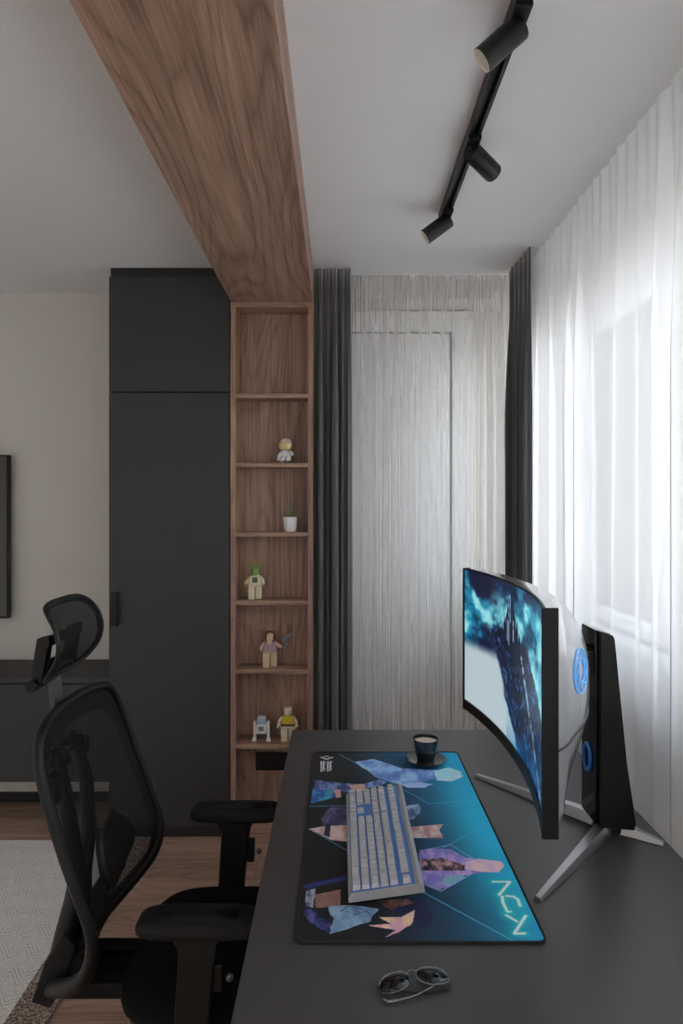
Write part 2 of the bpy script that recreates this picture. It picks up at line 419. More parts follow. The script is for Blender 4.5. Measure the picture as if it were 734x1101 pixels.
# ------------------------------------------------------------------ curtains
def drape(name, p0, p1, z0, z1, nfold, amp, mat, seed, gather=1.0, solid=0, nz=24, wander=.5):
    """fabric hung from the ceiling: tight pleats at the heading opening into uneven folds"""
    rnd = random.Random(seed); p0 = Vector((*p0, 0)); p1 = Vector((*p1, 0)); d = (p1-p0); Lh = d.length; d.normalize(); nrm = Vector((-d.y, d.x, 0))
    comp = [(rnd.uniform(.05, .22)*nfold, rnd.uniform(0, 2*PI), rnd.uniform(.4, 1)) for _ in range(4)]
    am = [(rnd.uniform(.15, .45)*nfold, rnd.uniform(0, 2*PI)) for _ in range(3)]
    def fn(s, tt):
        zz = z1-(z1-z0)*tt; o_ = min(1, tt*3.5); o_ = o_*o_*(3-2*o_)
        ph = 2*PI*nfold*s + wander*sum(a_*math.sin(2*PI*f_*s+p_+tt*.8) for f_, p_, a_ in comp)
        A_ = .62+.38*sum(math.sin(2*PI*f_*s+p_+tt*.6) for f_, p_ in am)/1.6
        hd = math.sin(2*PI*nfold*2*s)*.14
        o = amp*((1-o_)*hd + (.12+.88*o_)*A_*math.sin(ph) + .22*o_*A_*math.sin(2*ph+1.1))
        return p0 + d*(s*Lh + amp*.30*gather*o_*math.sin(2*ph)*A_) + nrm*o + Vector((0,0,zz))
    m = MB().grid(fn, int(nfold*26), nz)
    return obj(name, m, mat, solid=solid, angle=180)
c = drape('sheer_curtain', (-.10, 3.08), (.98, 3.08), .01, H-.001, 20, .015, M_sheerb, 5, gather=.4, wander=.8)
tag(c, 'white voile sheer curtain hanging across the door on the far wall', 'curtain')
c = drape('sheer_curtain', (.865, -.10), (.865, 3.0), .01, H-.001, 24, .034, M_sheer, 9, wander=1.0)
tag(c, 'long white voile sheer curtain hanging along the bright window beside the desk', 'curtain')
c = drape('drape', (-.118, 3.00), (.052, 3.00), .01, H-.001, 5, .034, M_drape, 11, solid=.002, gather=1.5)
tag(c, 'dark grey drape gathered against the walnut shelving', 'curtain')
c = drape('drape', (.800, 3.03), (.815, 2.74), .01, H-.001, 5, .030, M_drape, 21, solid=.002, gather=1.8)
tag(c, 'dark grey drape gathered in the corner behind the monitor', 'curtain')

# radiator seen through the voile
t = thing('radiator', 'white panel radiator with a slatted top under the window behind the voile', 'radiator', (1.03, 1.7, .08))
obj('panel', MB().box(.975, .985, .9, 2.7, .10, .585).box(1.055, 1.065, .9, 2.7, .10, .585), M_white, t, bevel=.003)
m = MB()
for k in range(60): m.box(.985, 1.055, .915+k*.030, .923+k*.030, .575, .592)
obj('top_grille', m, M_white, t)
m = MB()
for k in range(44): m.box(.986, 1.054, .93+k*.04, .934+k*.04, .12, .57)
obj('fins', m, M_white, t)
obj('side_cover', MB().box(.975, 1.065, .890, .899, .10, .592), M_white, t); obj('side_cover', MB().box(.975, 1.065, 2.701, 2.71, .10, .592), M_white, t)
for y in (1.1, 2.4): obj('wall_bracket', MB().box(1.065, XR-.0005, y, y+.04, .15, .5), M_white, t)

# ------------------------------------------------------------------ track and spots
TX = .392
t = thing('lighting_track', 'black ceiling track carrying the three spotlights', 'light track', (TX, 1.4, 2.62))
m = MB().box(TX-.0175, TX-.008, -.4, 2.42, H-.032, H-.0005).box(TX+.008, TX+.0175, -.4, 2.42, H-.032, H-.0005).box(TX-.008, TX+.008, -.4, 2.42, H-.012, H-.0005)
obj('rail', m, M_blackm, t)
obj('end_cap', MB().box(TX-.0185, TX+.0185, 2.42, 2.428, H-.033, H-.0005), M_black, t, bevel=.001)
M_refl = plain('lamp_reflector', (.85,.78,.65), .3, metal=.3); M_bulb = plain('frosted_lamp', (.9,.9,.9), .4)
def spot(loc, a, b, label):
    a, b = Vector(a), Vector(b); ax = (b-a).normalized(); Lg = (b-a).length
    t = thing('track_spotlight', label, 'spotlight', loc, 'black cylinder spotlights on the ceiling track')
    y = loc[1]
    obj('adapter', MB().box(TX-.019, TX+.019, y-.045, y+.035, H-.046, H-.0325), M_black, t, bevel=.002)
    obj('joint', MB().cyl((TX, y, H-.046), (TX, y, H-.058), .012).tube([(TX,y,H-.055), tuple(a+ax*.012)], [.009,.009], 16).ball(tuple(a+ax*.010), .014), M_blackm, t)
    r = .0285
    obj('lamp_body', MB().lathe(tuple(a), [(.001,0),(r*.92,0),(r,.003),(r,Lg),(r*.90,Lg),(r*.88,Lg-.010),(.001,Lg-.010)], 48, ax), M_blackm, t)
    obj('reflector_ring', MB().lathe(tuple(a), [(r*.89,Lg-.001),(r*.97,Lg+.001),(r*.86,Lg+.001),(r*.70,Lg-.009),(r*.89,Lg-.009)], 48, ax), M_refl, t)
    obj('lens', MB().lathe(tuple(a), [(.001,Lg-.0095),(r*.62,Lg-.0095),(r*.60,Lg-.005),(r*.3,Lg-.002),(.001,Lg-.001)], 40, ax), M_bulb, t)
spot((TX, 1.405, 2.60), (.400, 1.416, 2.602), (.318, 1.434, 2.538), 'nearest track spotlight, tilted left with its pale lens showing')
spot((TX, 1.90, 2.60), (.388, 1.90, 2.594), (.474, 1.985, 2.572), 'middle track spotlight, turned right toward the window')
spot((TX, 2.36, 2.60), (.404, 2.365, 2.598), (.316, 2.375, 2.536), 'farthest track spotlight, at the end of the rail')

# ------------------------------------------------------------------ rug
def rug_mat():
    m, nt, b = new_mat('rug_weave'); L = nt.links.new
    tc = N(nt, 'ShaderNodeTexCoord'); sx = N(nt, 'ShaderNodeSeparateXYZ'); L(tc.outputs['Object'], sx.inputs[0]); X, Y, Z = sx.outputs
    # zigzag bands across the rug
    tri = math_n(nt, 'PINGPONG', X, .045)
    v = math_n(nt, 'ADD', math_n(nt, 'MULTIPLY', Y, 1.0), math_n(nt, 'MULTIPLY', tri, .9))
    s = math_n(nt, 'SINE', math_n(nt, 'MULTIPLY', v, 2*PI/.11))
    fl = math_n(nt, 'SINE', math_n(nt, 'ADD', math_n(nt, 'MULTIPLY', v, 2*PI/.017), math_n(nt, 'MULTIPLY', X, 160)))
    no = N(nt, 'ShaderNodeTexNoise'); no.inputs['Scale'].default_value = 260; no.inputs['Detail'].default_value = 2; L(tc.outputs['Object'], no.inputs['Vector'])
    q = math_n(nt, 'ADD', math_n(nt, 'MULTIPLY', math_n(nt, 'MULTIPLY', math_n(nt, 'GREATER_THAN', s, .0), fl), .16), math_n(nt, 'MULTIPLY', no.outputs['Fac'], .9))
    r1 = ramp(nt, [(.16, (.52,.49,.46)), (.50, (.92,.89,.86))]); L(q, r1.inputs[0])
    no2 = N(nt, 'ShaderNodeTexNoise'); no2.inputs['Scale'].default_value = 190; no2.inputs['Detail'].default_value = 3; L(tc.outputs['Object'], no2.inputs['Vector'])
    r2 = ramp(nt, [(.38, (.10,.060,.045)), (.50, (.30,.22,.18)), (.62, (.62,.54,.48))]); L(no2.outputs['Fac'], r2.inputs[0])
    edge = math_n(nt, 'GREATER_THAN', X, -.995)
    mx = N(nt, 'ShaderNodeMix', data_type='RGBA'); L(edge, mx.inputs['Factor']); L(r1.outputs[0], mx.inputs['A']); L(r2.outputs[0], mx.inputs['B'])
    L(mx.outputs['Result'], b.inputs['Base Color']); b.inputs['Roughness'].default_value = .95; b.inputs['Specular IOR Level'].default_value = .1
    bp = N(nt, 'ShaderNodeBump'); bp.inputs['Strength'].default_value = .5; bp.inputs['Distance'].default_value = .003
    L(math_n(nt, 'ADD', q, no2.outputs['Fac']), bp.inputs['Height']); L(bp.outputs['Normal'], b.inputs['Normal'])
    return m
m = MB().box(-3.0, -.868, .2, 2.945, 0.0005, .009)
rug = tag(obj('rug', m, rug_mat(), bevel=.003), 'cream zigzag woven rug with a brown flecked border on the wood floor', 'rug')

# ------------------------------------------------------------------ desk
DZ = .75
t = thing('desk', 'large dark grey desk with monitor, keyboard and cup on it', 'desk', (.30, 1.3, 0))
obj('desktop', MB().box(-.167, .772, .40, 2.27, DZ-.036, DZ), M_desk, t, bevel=.0015)
for y in (.46, 2.16):
    m = MB()
    for xx in (-.10, .65): m.box(xx, xx+.05, y, y+.05, 0, DZ-.036)
    m.box(-.05, .65, y, y+.05, DZ-.086, DZ-.036).box(-.05, .65, y, y+.05, 0, .03)
    obj('leg_frame', m, M_blackm, t, bevel=.002)

# ------------------------------------------------------------------ desk mat with print
px0, px1, py0, py1 = -.084, .378, 1.160, 2.056
def P2(u, v): y = 690*.791/(v-543); return ((u-365)*y/690, y)
t = thing('desk_mat', 'large desk mat printed with teal and black figure artwork under the keyboard', 'desk mat', ((px0+px1)/2, (py0+py1)/2, DZ))
def rrect(x0, x1, y0, y1, r, z, n=8):
    pts = []
    for cx, cy, a0 in ((x1-r,y1-r,0),(x0+r,y1-r,PI/2),(x0+r,y0+r,PI),(x1-r,y0+r,3*PI/2)):
        for k in range(n+1): a = a0+PI/2*k/n; pts.append((cx+r*math.cos(a), cy+r*math.sin(a), z))
    return pts
obj('rubber_base', MB().prism(rrect(px0, px1, py0, py1, .018, DZ+.0002), (0,0,.0033)), M_darkrub, t)
ring = rrect(px0+.002, px1-.002, py0+.002, py1-.002, .016, DZ+.0036)
obj('stitched_edge', MB().tube(ring, .0022, 8, closed=True), M_darkrub, t)
NU, NV = 290, 560
gx = np.linspace(px0+.005, px1-.005, NU+1); gy = np.linspace(py0+.005, py1-.005, NV+1)
GX, GY = np.meshgrid(gx, gy)
a = (GX-px0)/(px1-px0); bq = (GY-py0)/(py1-py0)
n = fbm(GX*9, GY*9, 20)
tt = sst(.22, .98, a*.95+.18*(bq-.35)+.10*(n-.5))
img = np.zeros(GX.shape+(3,))
img[:] = (.10,.10,.11)
img = img*(1-tt[...,None]) + np.array((.06,.56,.72))*tt[...,None]
tt2 = sst(.2, .6, a)*(1-sst(.55,.95,a)); img = img*(1-.45*tt2[...,None])+np.array((.07,.19,.33))*.45*tt2[...,None]
glow = np.exp(-((a-.93)**2/.03+(bq-.42)**2/.10)); img += glow[...,None]*np.array((.02,.14,.14))
def poly(pts, col, jitter=0, seed=1, c2=None, f=30):
    global img
    pp = [P2(*q) for q in pts]
    jx = GX + jitter*(fbm(GX*60, GY*60, seed)-.5)*.01
    mk = inpoly(jx, GY, pp)
    img = blend(img, mk, col)
    if c2 is not None:
        m2 = mk*sst(.30, .72, fbm(GX*f*1.6, GY*f*.8, seed+40)); img = blend(img, m2, c2)
def line(pts, w, col, glowcol=None, gw=0, alpha=1.0):
    global img
    pp = [P2(*q) for q in pts]
    dmin = np.min([seg_d(GX, GY, pp[i], pp[i+1]) for i in range(len(pp)-1)], axis=0)
    if glowcol is not None: img = blend(img, np.exp(-(dmin/gw)**2)*.75, glowcol)
    img = blend(img, (1-sst(w*.6, w*1.2, dmin))*alpha, col)
LB = (.22,.52,.66)
for L_ in ([(365,811),(461,864)],[(461,864),(515,860)],[(546,873),(450,926)],[(331,867),(374,866)],[(332,891),(374,915)],[(449,956),(560,1016)],[(332,892),(372,882)]):
    line(L_, .0015, (.30,.66,.80), alpha=.85)
lav = (.62,.66,.80); ice = (.56,.72,.86); skin = (.72,.56,.52); teal = (.22,.60,.66); purp = (.30,.26,.52); navy = (.10,.12,.28)
# sleeping shapes of cloth and hair, all generic (no faces)
poly([(381,819),(402,816),(432,826),(468,828),(470,836),(452,842),(428,843),(405,836)], ice, 1, 2, (.34,.46,.72), 26)
poly([(466,829),(482,825),(495,829),(497,835),(486,840),(470,839)], (.55,.80,.84), 1, 4, (.76,.78,.84), 40)
poly([(430,843),(452,841),(466,843),(456,847),(438,847)], (.60,.68,.86), 1, 5)
poly([(393,842),(408,838),(416,841),(404,846),(390,847)], (.44,.62,.80), 1, 6, purp, 50)
poly([(337,838),(368,842),(392,843),(392,850),(372,852),(338,848)], (.20,.24,.42), 1, 7, (.45,.52,.70), 50)
poly([(375,844),(392,843),(392,851),(378,850)], skin, 1, 8)
poly([(336,848),(358,850),(360,857),(334,864)], teal, .5, 9, (.20,.30,.62), 40)
poly([(359,849),(366,849),(367,857),(361,858)], skin, .3, 10)
poly([(345,880),(355,868),(374,867),(374,886),(350,892)], (.36,.36,.50), 1, 11, (.22,.22,.36), 40)
poly([(332,891),(352,888),(374,887),(374,905),(356,903)], skin, .6, 12, (.84,.76,.76), 30)
poly([(350,885),(356,885),(354,900),(348,898)], (.16,.14,.26), 0, 1)
poly([(428,876),(438,866),(450,864),(453,872),(444,881),(431,881)], (.62,.70,.80), .6, 13, (.24,.36,.50), 40)
poly([(440,889),(476,886),(472,893),(477,901),(440,901)], (.80,.73,.72), .8, 14, (.68,.50,.50), 50)
# jacket figure right of the keyboard
poly([(450,914),(466,912),(484,913),(500,922),(520,924),(520,938),(498,941),(486,952),(470,957),(452,948)], (.48,.46,.74), 1.2, 15, (.72,.60,.80), 45)
poly([(452,924),(474,922),(500,930),(500,936),(474,936),(453,936)], (.14,.10,.18), .8, 16, (.74,.58,.56), 60)
poly([(500,927),(514,923),(538,926),(542,931),(536,938),(514,937),(501,934)], (.86,.74,.76), .8, 17, (.78,.66,.80), 40)
poly([(476,944),(494,940),(500,943),(488,951),(474,951)], (.46,.66,.72), .8, 18)
line([(460,913),(484,908),(500,918),(512,925)], .0012, (.58,.62,.86)); line([(456,951),(474,958),(492,948),(506,940)], .0012, (.58,.62,.86))
# figure at the lower left: belt, waist, jacket and a streak of pink hair
poly([(325,952),(372,941),(374,945),(330,956)], (.14,.18,.42), .5, 19)
poly([(338,962),(366,956),(366,975),(340,976)], (.60,.46,.42), .5, 20, (.50,.37,.34), 40)
poly([(329,958),(339,955),(336,976),(328,974)], (.58,.62,.68), .5, 21, (.30,.33,.42), 60)
poly([(325,979),(332,976),(356,994),(368,999),(352,1003),(334,992)], (.12,.12,.30), .5, 22, (.30,.32,.56), 60)
poly([(352,974),(378,973),(408,977),(396,991),(372,999),(354,1004),(358,988)], (.52,.63,.73), 1, 23, (.36,.48,.62), 40)
line([(366,980),(374,974),(392,978)], .0010, (.12,.18,.36)); line([(380,984),(394,979),(398,984)], .0010, (.12,.18,.36))
poly([(405,968),(438,966),(446,972),(438,983),(420,979)], (.58,.42,.38), 1, 24, (.32,.22,.22), 40)
poly([(420,978),(440,972),(458,968),(466,985),(458,998),(444,1002),(448,990)], (.14,.12,.34), 1.2, 25, (.10,.12,.24), 40)
poly([(406,986),(432,986),(446,978),(444,992),(430,1002),(413,1008),(426,1000),(396,995),(420,993)], (.80,.60,.68), .8, 26, (.86,.74,.62), 50)
# lettering
WH = (.80,.92,.90); GC = (.10,.70,.70)
def q6(x, y): return (440+x/4.5875, 880+y/4.5875)
for st in ([(412,311),(496,311),(442,376)], [(458,384),(460,412),(484,460)], [(500,459),(484,460)], [(478,382),(512,384),(536,400),(545,430)], [(478,477),(530,507)], [(573,480),(517,567),(568,566)]):
    line([q6(*p) for p in st], .0031, WH, GC, .011)
for st in ([(412,311),(496,311),(442,376)], [(458,384),(460,412),(484,460)], [(478,382),(512,384),(536,400),(545,430)], [(478,477),(530,507)], [(573,480),(517,567),(568,566)]):
    line([q6(*p) for p in st], .0031, WH)
def q3(x, y): return (325+x/9.175, 800+y/9.175)
WT = (.82,.82,.84)
line([q3(185,130),(q3(240,150)),q3(298,130)], .003, WT); line([q3(212,126),q3(240,120),q3(262,128)], .0025, WT)
rr = random.Random(4)
for x0 in (180, 245):
    for k in range(7):
        yy = 172+k*15
        line([q3(x0+rr.choice((0,4,8)), yy), q3(x0+rr.choice((36,44,50)), yy)], .0018, WT)
    line([q3(x0+6, 172), q3(x0+4, 270)], .0015, WT); line([q3(x0+30, 176), q3(x0+28, 250)], .0015, WT)
P = np.stack([GX, GY, np.full(GX.shape, DZ+.0038)], -1).reshape(-1, 3)
pr = raw_grid('printed_surface', P, NU, NV, vcol_mat('mat_print', .75), t)
paint(pr, np.clip(img*1.16, 0, 1).reshape(-1, 3))

# ------------------------------------------------------------------ keyboard
KW, KL = .148, .452
t = thing('keyboard', 'silver white mechanical keyboard with blue backlight lying on the desk mat', 'keyboard', (.018, 1.270, DZ+.009))
t.rotation_euler = (0, -math.radians(8.0), 0)
M_kcase = plain('keyboard_case', (.50,.50,.52), .35, metal=.25); M_key = plain('keycap_plastic', (.60,.59,.60), .5)
M_led = plain('key_backlight', (.10,.16,.36), .5, emis=(.06,.30,.85), estr=.08)
def kobj(name, mb, mat, **k): return obj(name, mb, mat, t, world=False, **k)
prof = [(0,0),(.0,.008),(.006,.014),(KW-.010,.014),(KW-.004,.020),(KW+.004,.012),(KW+.004,.0)]
kobj('case', MB().prism([(x,0,z) for x,z in prof], (0,KL,0)), M_kcase, bevel=.0015)
kobj('backlit_deck', MB().box(.008, KW-.012, .006, KL-.006, .0135, .0152), M_led)
kobj('end_strip', MB().prism([(0,-.003,0),(.0,-.003,.008),(.007,-.003,.0175),(KW-.010,-.003,.0185),(KW-.004,-.003,.020),(KW+.004,-.003,.010),(KW+.004,-.003,0)], (0,.003,0)), M_kcase, bevel=.0005)
for yy in (.05, KL-.07): kobj('foot', MB().box(KW-.030, KW-.020, yy, yy+.02, -.0215, .0005), M_kcase)
U = .01905
rows = [  # near -> far ; negative = gap
 [1.25,1.25,1.25,6.25,1.25,1.25,1.25,1.25,-.35,1,1,1,-.35,2,1,1],
 [2.25]+[1]*10+[2.75,-.35,-1,1,-1,-.35,1,1,1,1],
 [1.75]+[1]*11+[2.25,-.35,-3,-.35,1,1,1,1],
 [1.5]+[1]*12+[1.5,-.35,1,1,1,-.35,1,1,1,1],
 [1]*13+[2,-.35,1,1,1,-.35,1,1,1,1],
 [1,-1,1,1,1,1,-.5,1,1,1,1,-.5,1,1,1,1,-.35,1,1,1,-.35,1,1,1,1]]
names = {6.25:'spacebar', 2.75:'shift_key', 2.25:'wide_key', 2:'wide_key', 1.75:'caps_key', 1.5:'tab_key'}
def keymesh(w, tall):
    h = .0095 + tall; g = .0011; L_ = w*U
    b_ = [(g,g,0),(U-g,g,0),(U-g,L_-g,0),(g,L_-g,0)]; i_ = .0026
    tp = [(g+i_,g+i_*.8,h),(U-g-i_*.6,g+i_*.8,h-.0006),(U-g-i_*.6,L_-g-i_*.8,h-.0006),(g+i_,L_-g-i_*.8,h)]
    return MB().add(b_+tp, [(3,2,1,0),(4,5,6,7),(0,1,5,4),(1,2,6,5),(2,3,7,6),(3,0,4,7)])
cache = {}
total = sum(abs(w) for w in rows[3])
for ri, row in enumerate(rows):
    x = .0085 + ri*U + (.0065 if ri == 5 else 0); y = .008
    sc_ = (KL-.016)/(sum(abs(w) for w in row)*U)
    for w in row:
        if w > 0:
            if ri == 5 and x+U > KW: pass
            key = (w, ri)
            if key not in cache:
                o = kobj(names.get(w, 'keycap'), keymesh(w, (.001, .0, -.0004, .0, .0012, .002)[ri]), M_key, bevel=.0007, seg=2)
                cache[key] = o
            else:
                o = cache[key].copy(); COL.objects.link(o); o.parent = t
            o.location = (x, y, .0142); o.scale = (1, sc_, 1)
        y += abs(w)*U*sc_

# ------------------------------------------------------------------ coffee cup and saucer
M_cup = plain('dark_ceramic', (.018,.018,.021), .18, coat=.4); M_foam = plain('milk_foam', (.62,.52,.42), .7, bump=.3, bscale=500); M_sauc = plain('saucer_ceramic', (.035,.035,.038), .22, coat=.3)
cx, cy = .265, 1.975; mz = DZ+.0042
t = thing('saucer', 'dark round saucer on the far edge of the desk mat under the cup', 'saucer', (cx, cy, mz))
obj('dish', MB().lathe((cx,cy,mz), [(.001,0),(.034,0),(.040,.003),(.060,.010),(.0615,.0118),(.060,.0124),(.040,.0062),(.030,.005),(.001,.005)], 64), M_sauc, t)
t = thing('coffee_cup', 'dark ceramic cup of milky coffee standing on the saucer', 'cup', (cx, cy, mz+.0055))
bz = mz+.0055
obj('cup_body', MB().lathe((cx,cy,bz), [(.001,0),(.024,0),(.026,.002),(.033,.03),(.0385,.064),(.0395,.068),(.0375,.068),(.0365,.064),(.032,.032),(.001,.03)], 64), M_cup, t)
obj('milk_foam', MB().lathe((cx,cy,bz+.058), [(.001,-.004),(.0350,-.004),(.0352,.0),(.030,.0008),(.001,.0012)], 48), M_foam, t)
obj('handle', MB().tube([(cx+.006,cy+.036,bz+.055),(cx+.008,cy+.050,bz+.055),(cx+.009,cy+.057,bz+.042),(cx+.008,cy+.050,bz+.026),(cx+.005,cy+.031,bz+.022)], .0045, 12), M_cup, t)
m = MB().tube([(cx-.055,cy+.012,mz+.0145),(cx-.052,cy-.002,mz+.0140),(cx-.045,cy-.025,mz+.012)], [.0045,.0022,.0015], 10, flat=.5)
tag(obj('teaspoon', m, M_silver), 'small silver teaspoon resting on the left of the saucer', 'spoon')

# ------------------------------------------------------------------ sunglasses
A = Vector((.062, 1.030, DZ)); B = Vector((.190, 1.060, DZ)); e1 = (B-A).normalized(); e2 = Vector((-e1.y, e1.x, 0)); up = Vector((0,0,1))
t = thing('sunglasses', 'folded thin metal sunglasses lying on the desk near the front', 'sunglasses', tuple((A+B)/2))
M_wire = plain('wire_frame', (.30,.30,.31), .25, metal=.9)
W_ = (B-A).length; til = math.radians(11); dn = (e2*math.cos(til)+up*math.sin(til)).normalized()
def lens_pts(cx_, sgn, k_=1.0):
    pts = []
    for k in range(32):
        a_ = 2*PI*k/32; c_, s_ = math.cos(a_), math.sin(a_)
        hx = .0265*k_*math.copysign(abs(c_)**.85, c_); hy = .0165*k_*math.copysign(abs(s_)**.85, s_)
        hx += -sgn*.0035*k_*(s_)        # teardrop slant
        p = A + e1*(W_/2+cx_+hx) + dn*(.0175+hy) + up*.0035 + up*(.006*(1-((cx_+hx)/.062)**2)) 
        pts.append(p)
    return pts
for cx_, sg in ((-.033, -1), (.033, 1)):
    pp = lens_pts(cx_, sg)
    obj('rim', MB().tube(pp, .0009, 8, closed=True), M_wire, t)
    q = lens_pts(cx_, sg, .97); cc = sum(q, Vector())/len(q) + up*.0012
    m = MB(); m.v = [tuple(p) for p in q]+[tuple(cc)]; m.f = [(i, (i+1) % 32, 32) for i in range(32)]
    obj('lens', m, M_lens, t, angle=180, solid=.0012)
mid = A+e1*(W_/2)
obj('bridge', MB().tube([mid-e1*.009+dn*.028+up*.0095, mid+dn*.030+up*.011, mid+e1*.009+dn*.028+up*.0095], .0012, 8).tube([mid-e1*.008+dn*.024+up*.009, mid+dn*.025+up*.0105, mid+e1*.008+dn*.024+up*.009], .0010, 8), M_wire, t)
for sg, off in ((-1, 0), (1, .004)):
    h_ = mid+e1*(sg*.061)+dn*.019+up*.0045
    e_ = mid-e1*(sg*.052)-e2*(.006+off)+up*.0030
    pts = [h_, h_-e2*.010-e1*sg*.001] + [h_.lerp(e_, k/6) - e2*(.012*math.sin(PI*k/6)**.8) for k in range(1, 6)] + [e_, e_+e2*.006-e1*sg*.006]
    pts = [Vector((p.x, p.y, max(DZ+.0016+off*.4, p.z))) for p in pts]
    obj('temple_arm', MB().tube(pts, [.0015]*5+[.0017,.0021,.0023,.0018], 8), M_wire if sg > 0 else M_blackm, t)
for sg in (-1, 1): obj('nose_pad', MB().ball(tuple(mid+e1*(sg*.008)+dn*.017+up*.007), .0022, .0035, .0022), M_blackm, t)

# ------------------------------------------------------------------ monitor
YM, HM, RM, XE = 1.50, .365, 1.5, .361
MZ0, MZ1 = .960, 1.362
def xf(y): return XE + math.sqrt(RM*RM-(y-YM)**2)-math.sqrt(RM*RM-HM*HM)
def xb(yy, zz):     # rear surface offset behind the front
    a_ = max(0, 1-abs(yy)**2.0); c_ = max(0, 1-abs(zz)**2.6)
    e = .020 + .018*min(1, a_*5) + .118*(a_**1.6)*(c_**(1.0 if zz < 0 else .8))
    return e
t = thing('curved_monitor', 'curved gaming monitor showing a blue tower landscape, standing at the window side of the desk', 'monitor', (.66, 1.58, DZ))
NUs, NVs = 240, 150
SY0, SY1, SZ0, SZ1 = YM-HM+.007, YM+HM-.007, MZ0+.024, MZ1-.004
S, Tt = np.meshgrid(np.linspace(0,1,NUs+1), np.linspace(0,1,NVs+1))
sy_ = SY1+(SY0-SY1)*S; szz = SZ1+(SZ0-SZ1)*Tt
sx_ = XE + np.sqrt(RM*RM-(sy_-YM)**2)-math.sqrt(RM*RM-HM*HM) - .0005
asp = 1.8
n1 = fbm(S*4*asp*.6, Tt*4, 50, 6); n2 = fbm(S*9, Tt*9, 60, 5); n3 = fbm(S*52, Tt*34, 70, 4)
im = np.zeros(S.shape+(3,)); im[:] = (.03,.14,.30)
im = blend(im, sst(.40,.62,n1), (.08,.50,.64)); im = blend(im, sst(.48,.66,n2)*sst(.42,.58,n1), (.58,.86,.88))
im = blend(im, (1-sst(.36,.50,n1))*.85, (.01,.06,.18)); im = blend(im, (1-sst(.30,.48,n2))*.6, (.01,.05,.16))
for (s0,t0,r,k) in ((.30,.30,.10,.8),(.80,.36,.13,.8),(.88,.20,.09,.5),(.60,.27,.07,.4),(.93,.62,.12,.9),(.34,.24,.10,.9),(.66,.30,.08,.9)):
    im = blend(im, np.exp(-(((S-s0)*1.0)**2+((Tt-t0)*.8)**2)/(r*r))*k*sst(.25,.6,n2), (.58,.86,.88))
# pale mist lower left
leftedge = .27+.13*sst(.38,.72,Tt)+.14*sst(.72,1.0,Tt)
pale = sst(.50,.60, Tt+.10*S+.03*(n2-.5))*(1-sst(-.03,.02,S-leftedge)); im = blend(im, pale, (.70,.77,.80))
# rock and tower
l_ = leftedge+.035*(n3-.5)-.05*np.exp(-((Tt-.40)/.035)**2)
r_ = .60+ (Tt-.28)*1.15 + .05*(n3-.5)
rock = sst(-.006,.006,S-l_)*sst(-.006,.006,r_-S)*sst(.31,.335,Tt+.04*(n3-.5))
rc = np.stack([.01+.05*n3, .03+.20*n3*n2*2, .09+.34*n3*n2*1.8], -1)
hl = sst(.58,.74,n3)*.60
rc = rc*(1-hl[...,None])+np.array((.32,.50,.78))*hl[...,None]
im = im*(1-rock[...,None])+rc*rock[...,None]
tw = np.zeros(S.shape)
for (s0,w,t0,sp) in ((.475,.036,.15,.13),(.435,.024,.23,.09),(.51,.022,.21,.06),(.545,.014,.26,.05),(.40,.016,.28,.05),(.37,.012,.32,.03),(.575,.012,.30,.04),(.62,.009,.33,.07),(.66,.010,.36,.06)):
    body = (np.abs(S-s0) < w)*(Tt > t0)*(Tt < .45); spire = (Tt > t0-sp)*(Tt <= t0)*(np.abs(S-s0) < w*.8*(Tt-(t0-sp))/sp)
    tw = np.maximum(tw, body+spire)
tcol = np.stack([.01+.06*n3, .03+.12*n3, .10+.18*n3], -1)
im = im*(1-tw[...,None])+tcol*tw[...,None]
for s0, ta, tb in ((.447,.13,.40),(.465,.07,.25),(.43,.24,.40),(.50,.22,.36)):
    im = blend(im, (np.abs(S-s0) < .0045)*(Tt > ta)*(Tt < tb)*(n3 > .42)*.8, (.62,.74,.84))
# lit stairway down the rock
ls = .60+.10*(Tt-.38)+.52*np.clip(Tt-.38,0,1)**1.5
im = blend(im, (np.abs(S-ls) < .006+.012*Tt)*(Tt > .40)*(n3 > .45)*.75, (.66,.76,.84))
low = sst(.80,1.0,Tt)*(S > .42); im = blend(im, low*.6*n2, (.10,.42,.66))
fir = sst(.5,.7, vnoise(S*60, Tt*4, 90))*sst(.0,.1,S-r_)*sst(.45,.7,Tt)*.55; im = blend(im, fir, (.05,.22,.36))
P = np.stack([sx_, sy_, szz], -1).reshape(-1, 3)
so = raw_grid('screen', P, NUs, NVs, vcol_mat('screen_picture', .25, emit=.75), t)
paint(so, np.clip(im, 0, 1).reshape(-1, 3))
# rear shell : closed grid
NY, NZ = 48, 24
m = MB()
def rear(u_, v_):
    yy = -1+2*u_; zz = -1+2*v_; y = YM+yy*(HM-.001)
    z = (MZ0+MZ1)/2 + zz*(MZ1-MZ0)/2
    return (xf(y)+xb(yy, zz), y, z)
def front(u_, v_):
    y = YM+(-1+2*u_)*(HM-.001); return (xf(y)+.003, y, MZ0+.001+v_*(MZ1-MZ0-.002))
m.grid(rear, NY, NZ); nb = (NY+1)*(NZ+1); m.grid(front, NY, NZ)
for i in range(NY):
    a_, b_ = i, i+1; m.f.append((a_, b_, nb+b_, nb+a_)); a_, b_ = NZ*(NY+1)+i, NZ*(NY+1)+i+1; m.f.append((a_, b_, nb+b_, nb+a_))
for j in range(NZ):
    a_, b_ = j*(NY+1), (j+1)*(NY+1); m.f.append((a_, b_, nb+b_, nb+a_)); a_, b_ = a_+NY, b_+NY; m.f.append((a_, b_, nb+b_, nb+a_))
shell = obj('rear_shell', m, M_shell, t, angle=50)
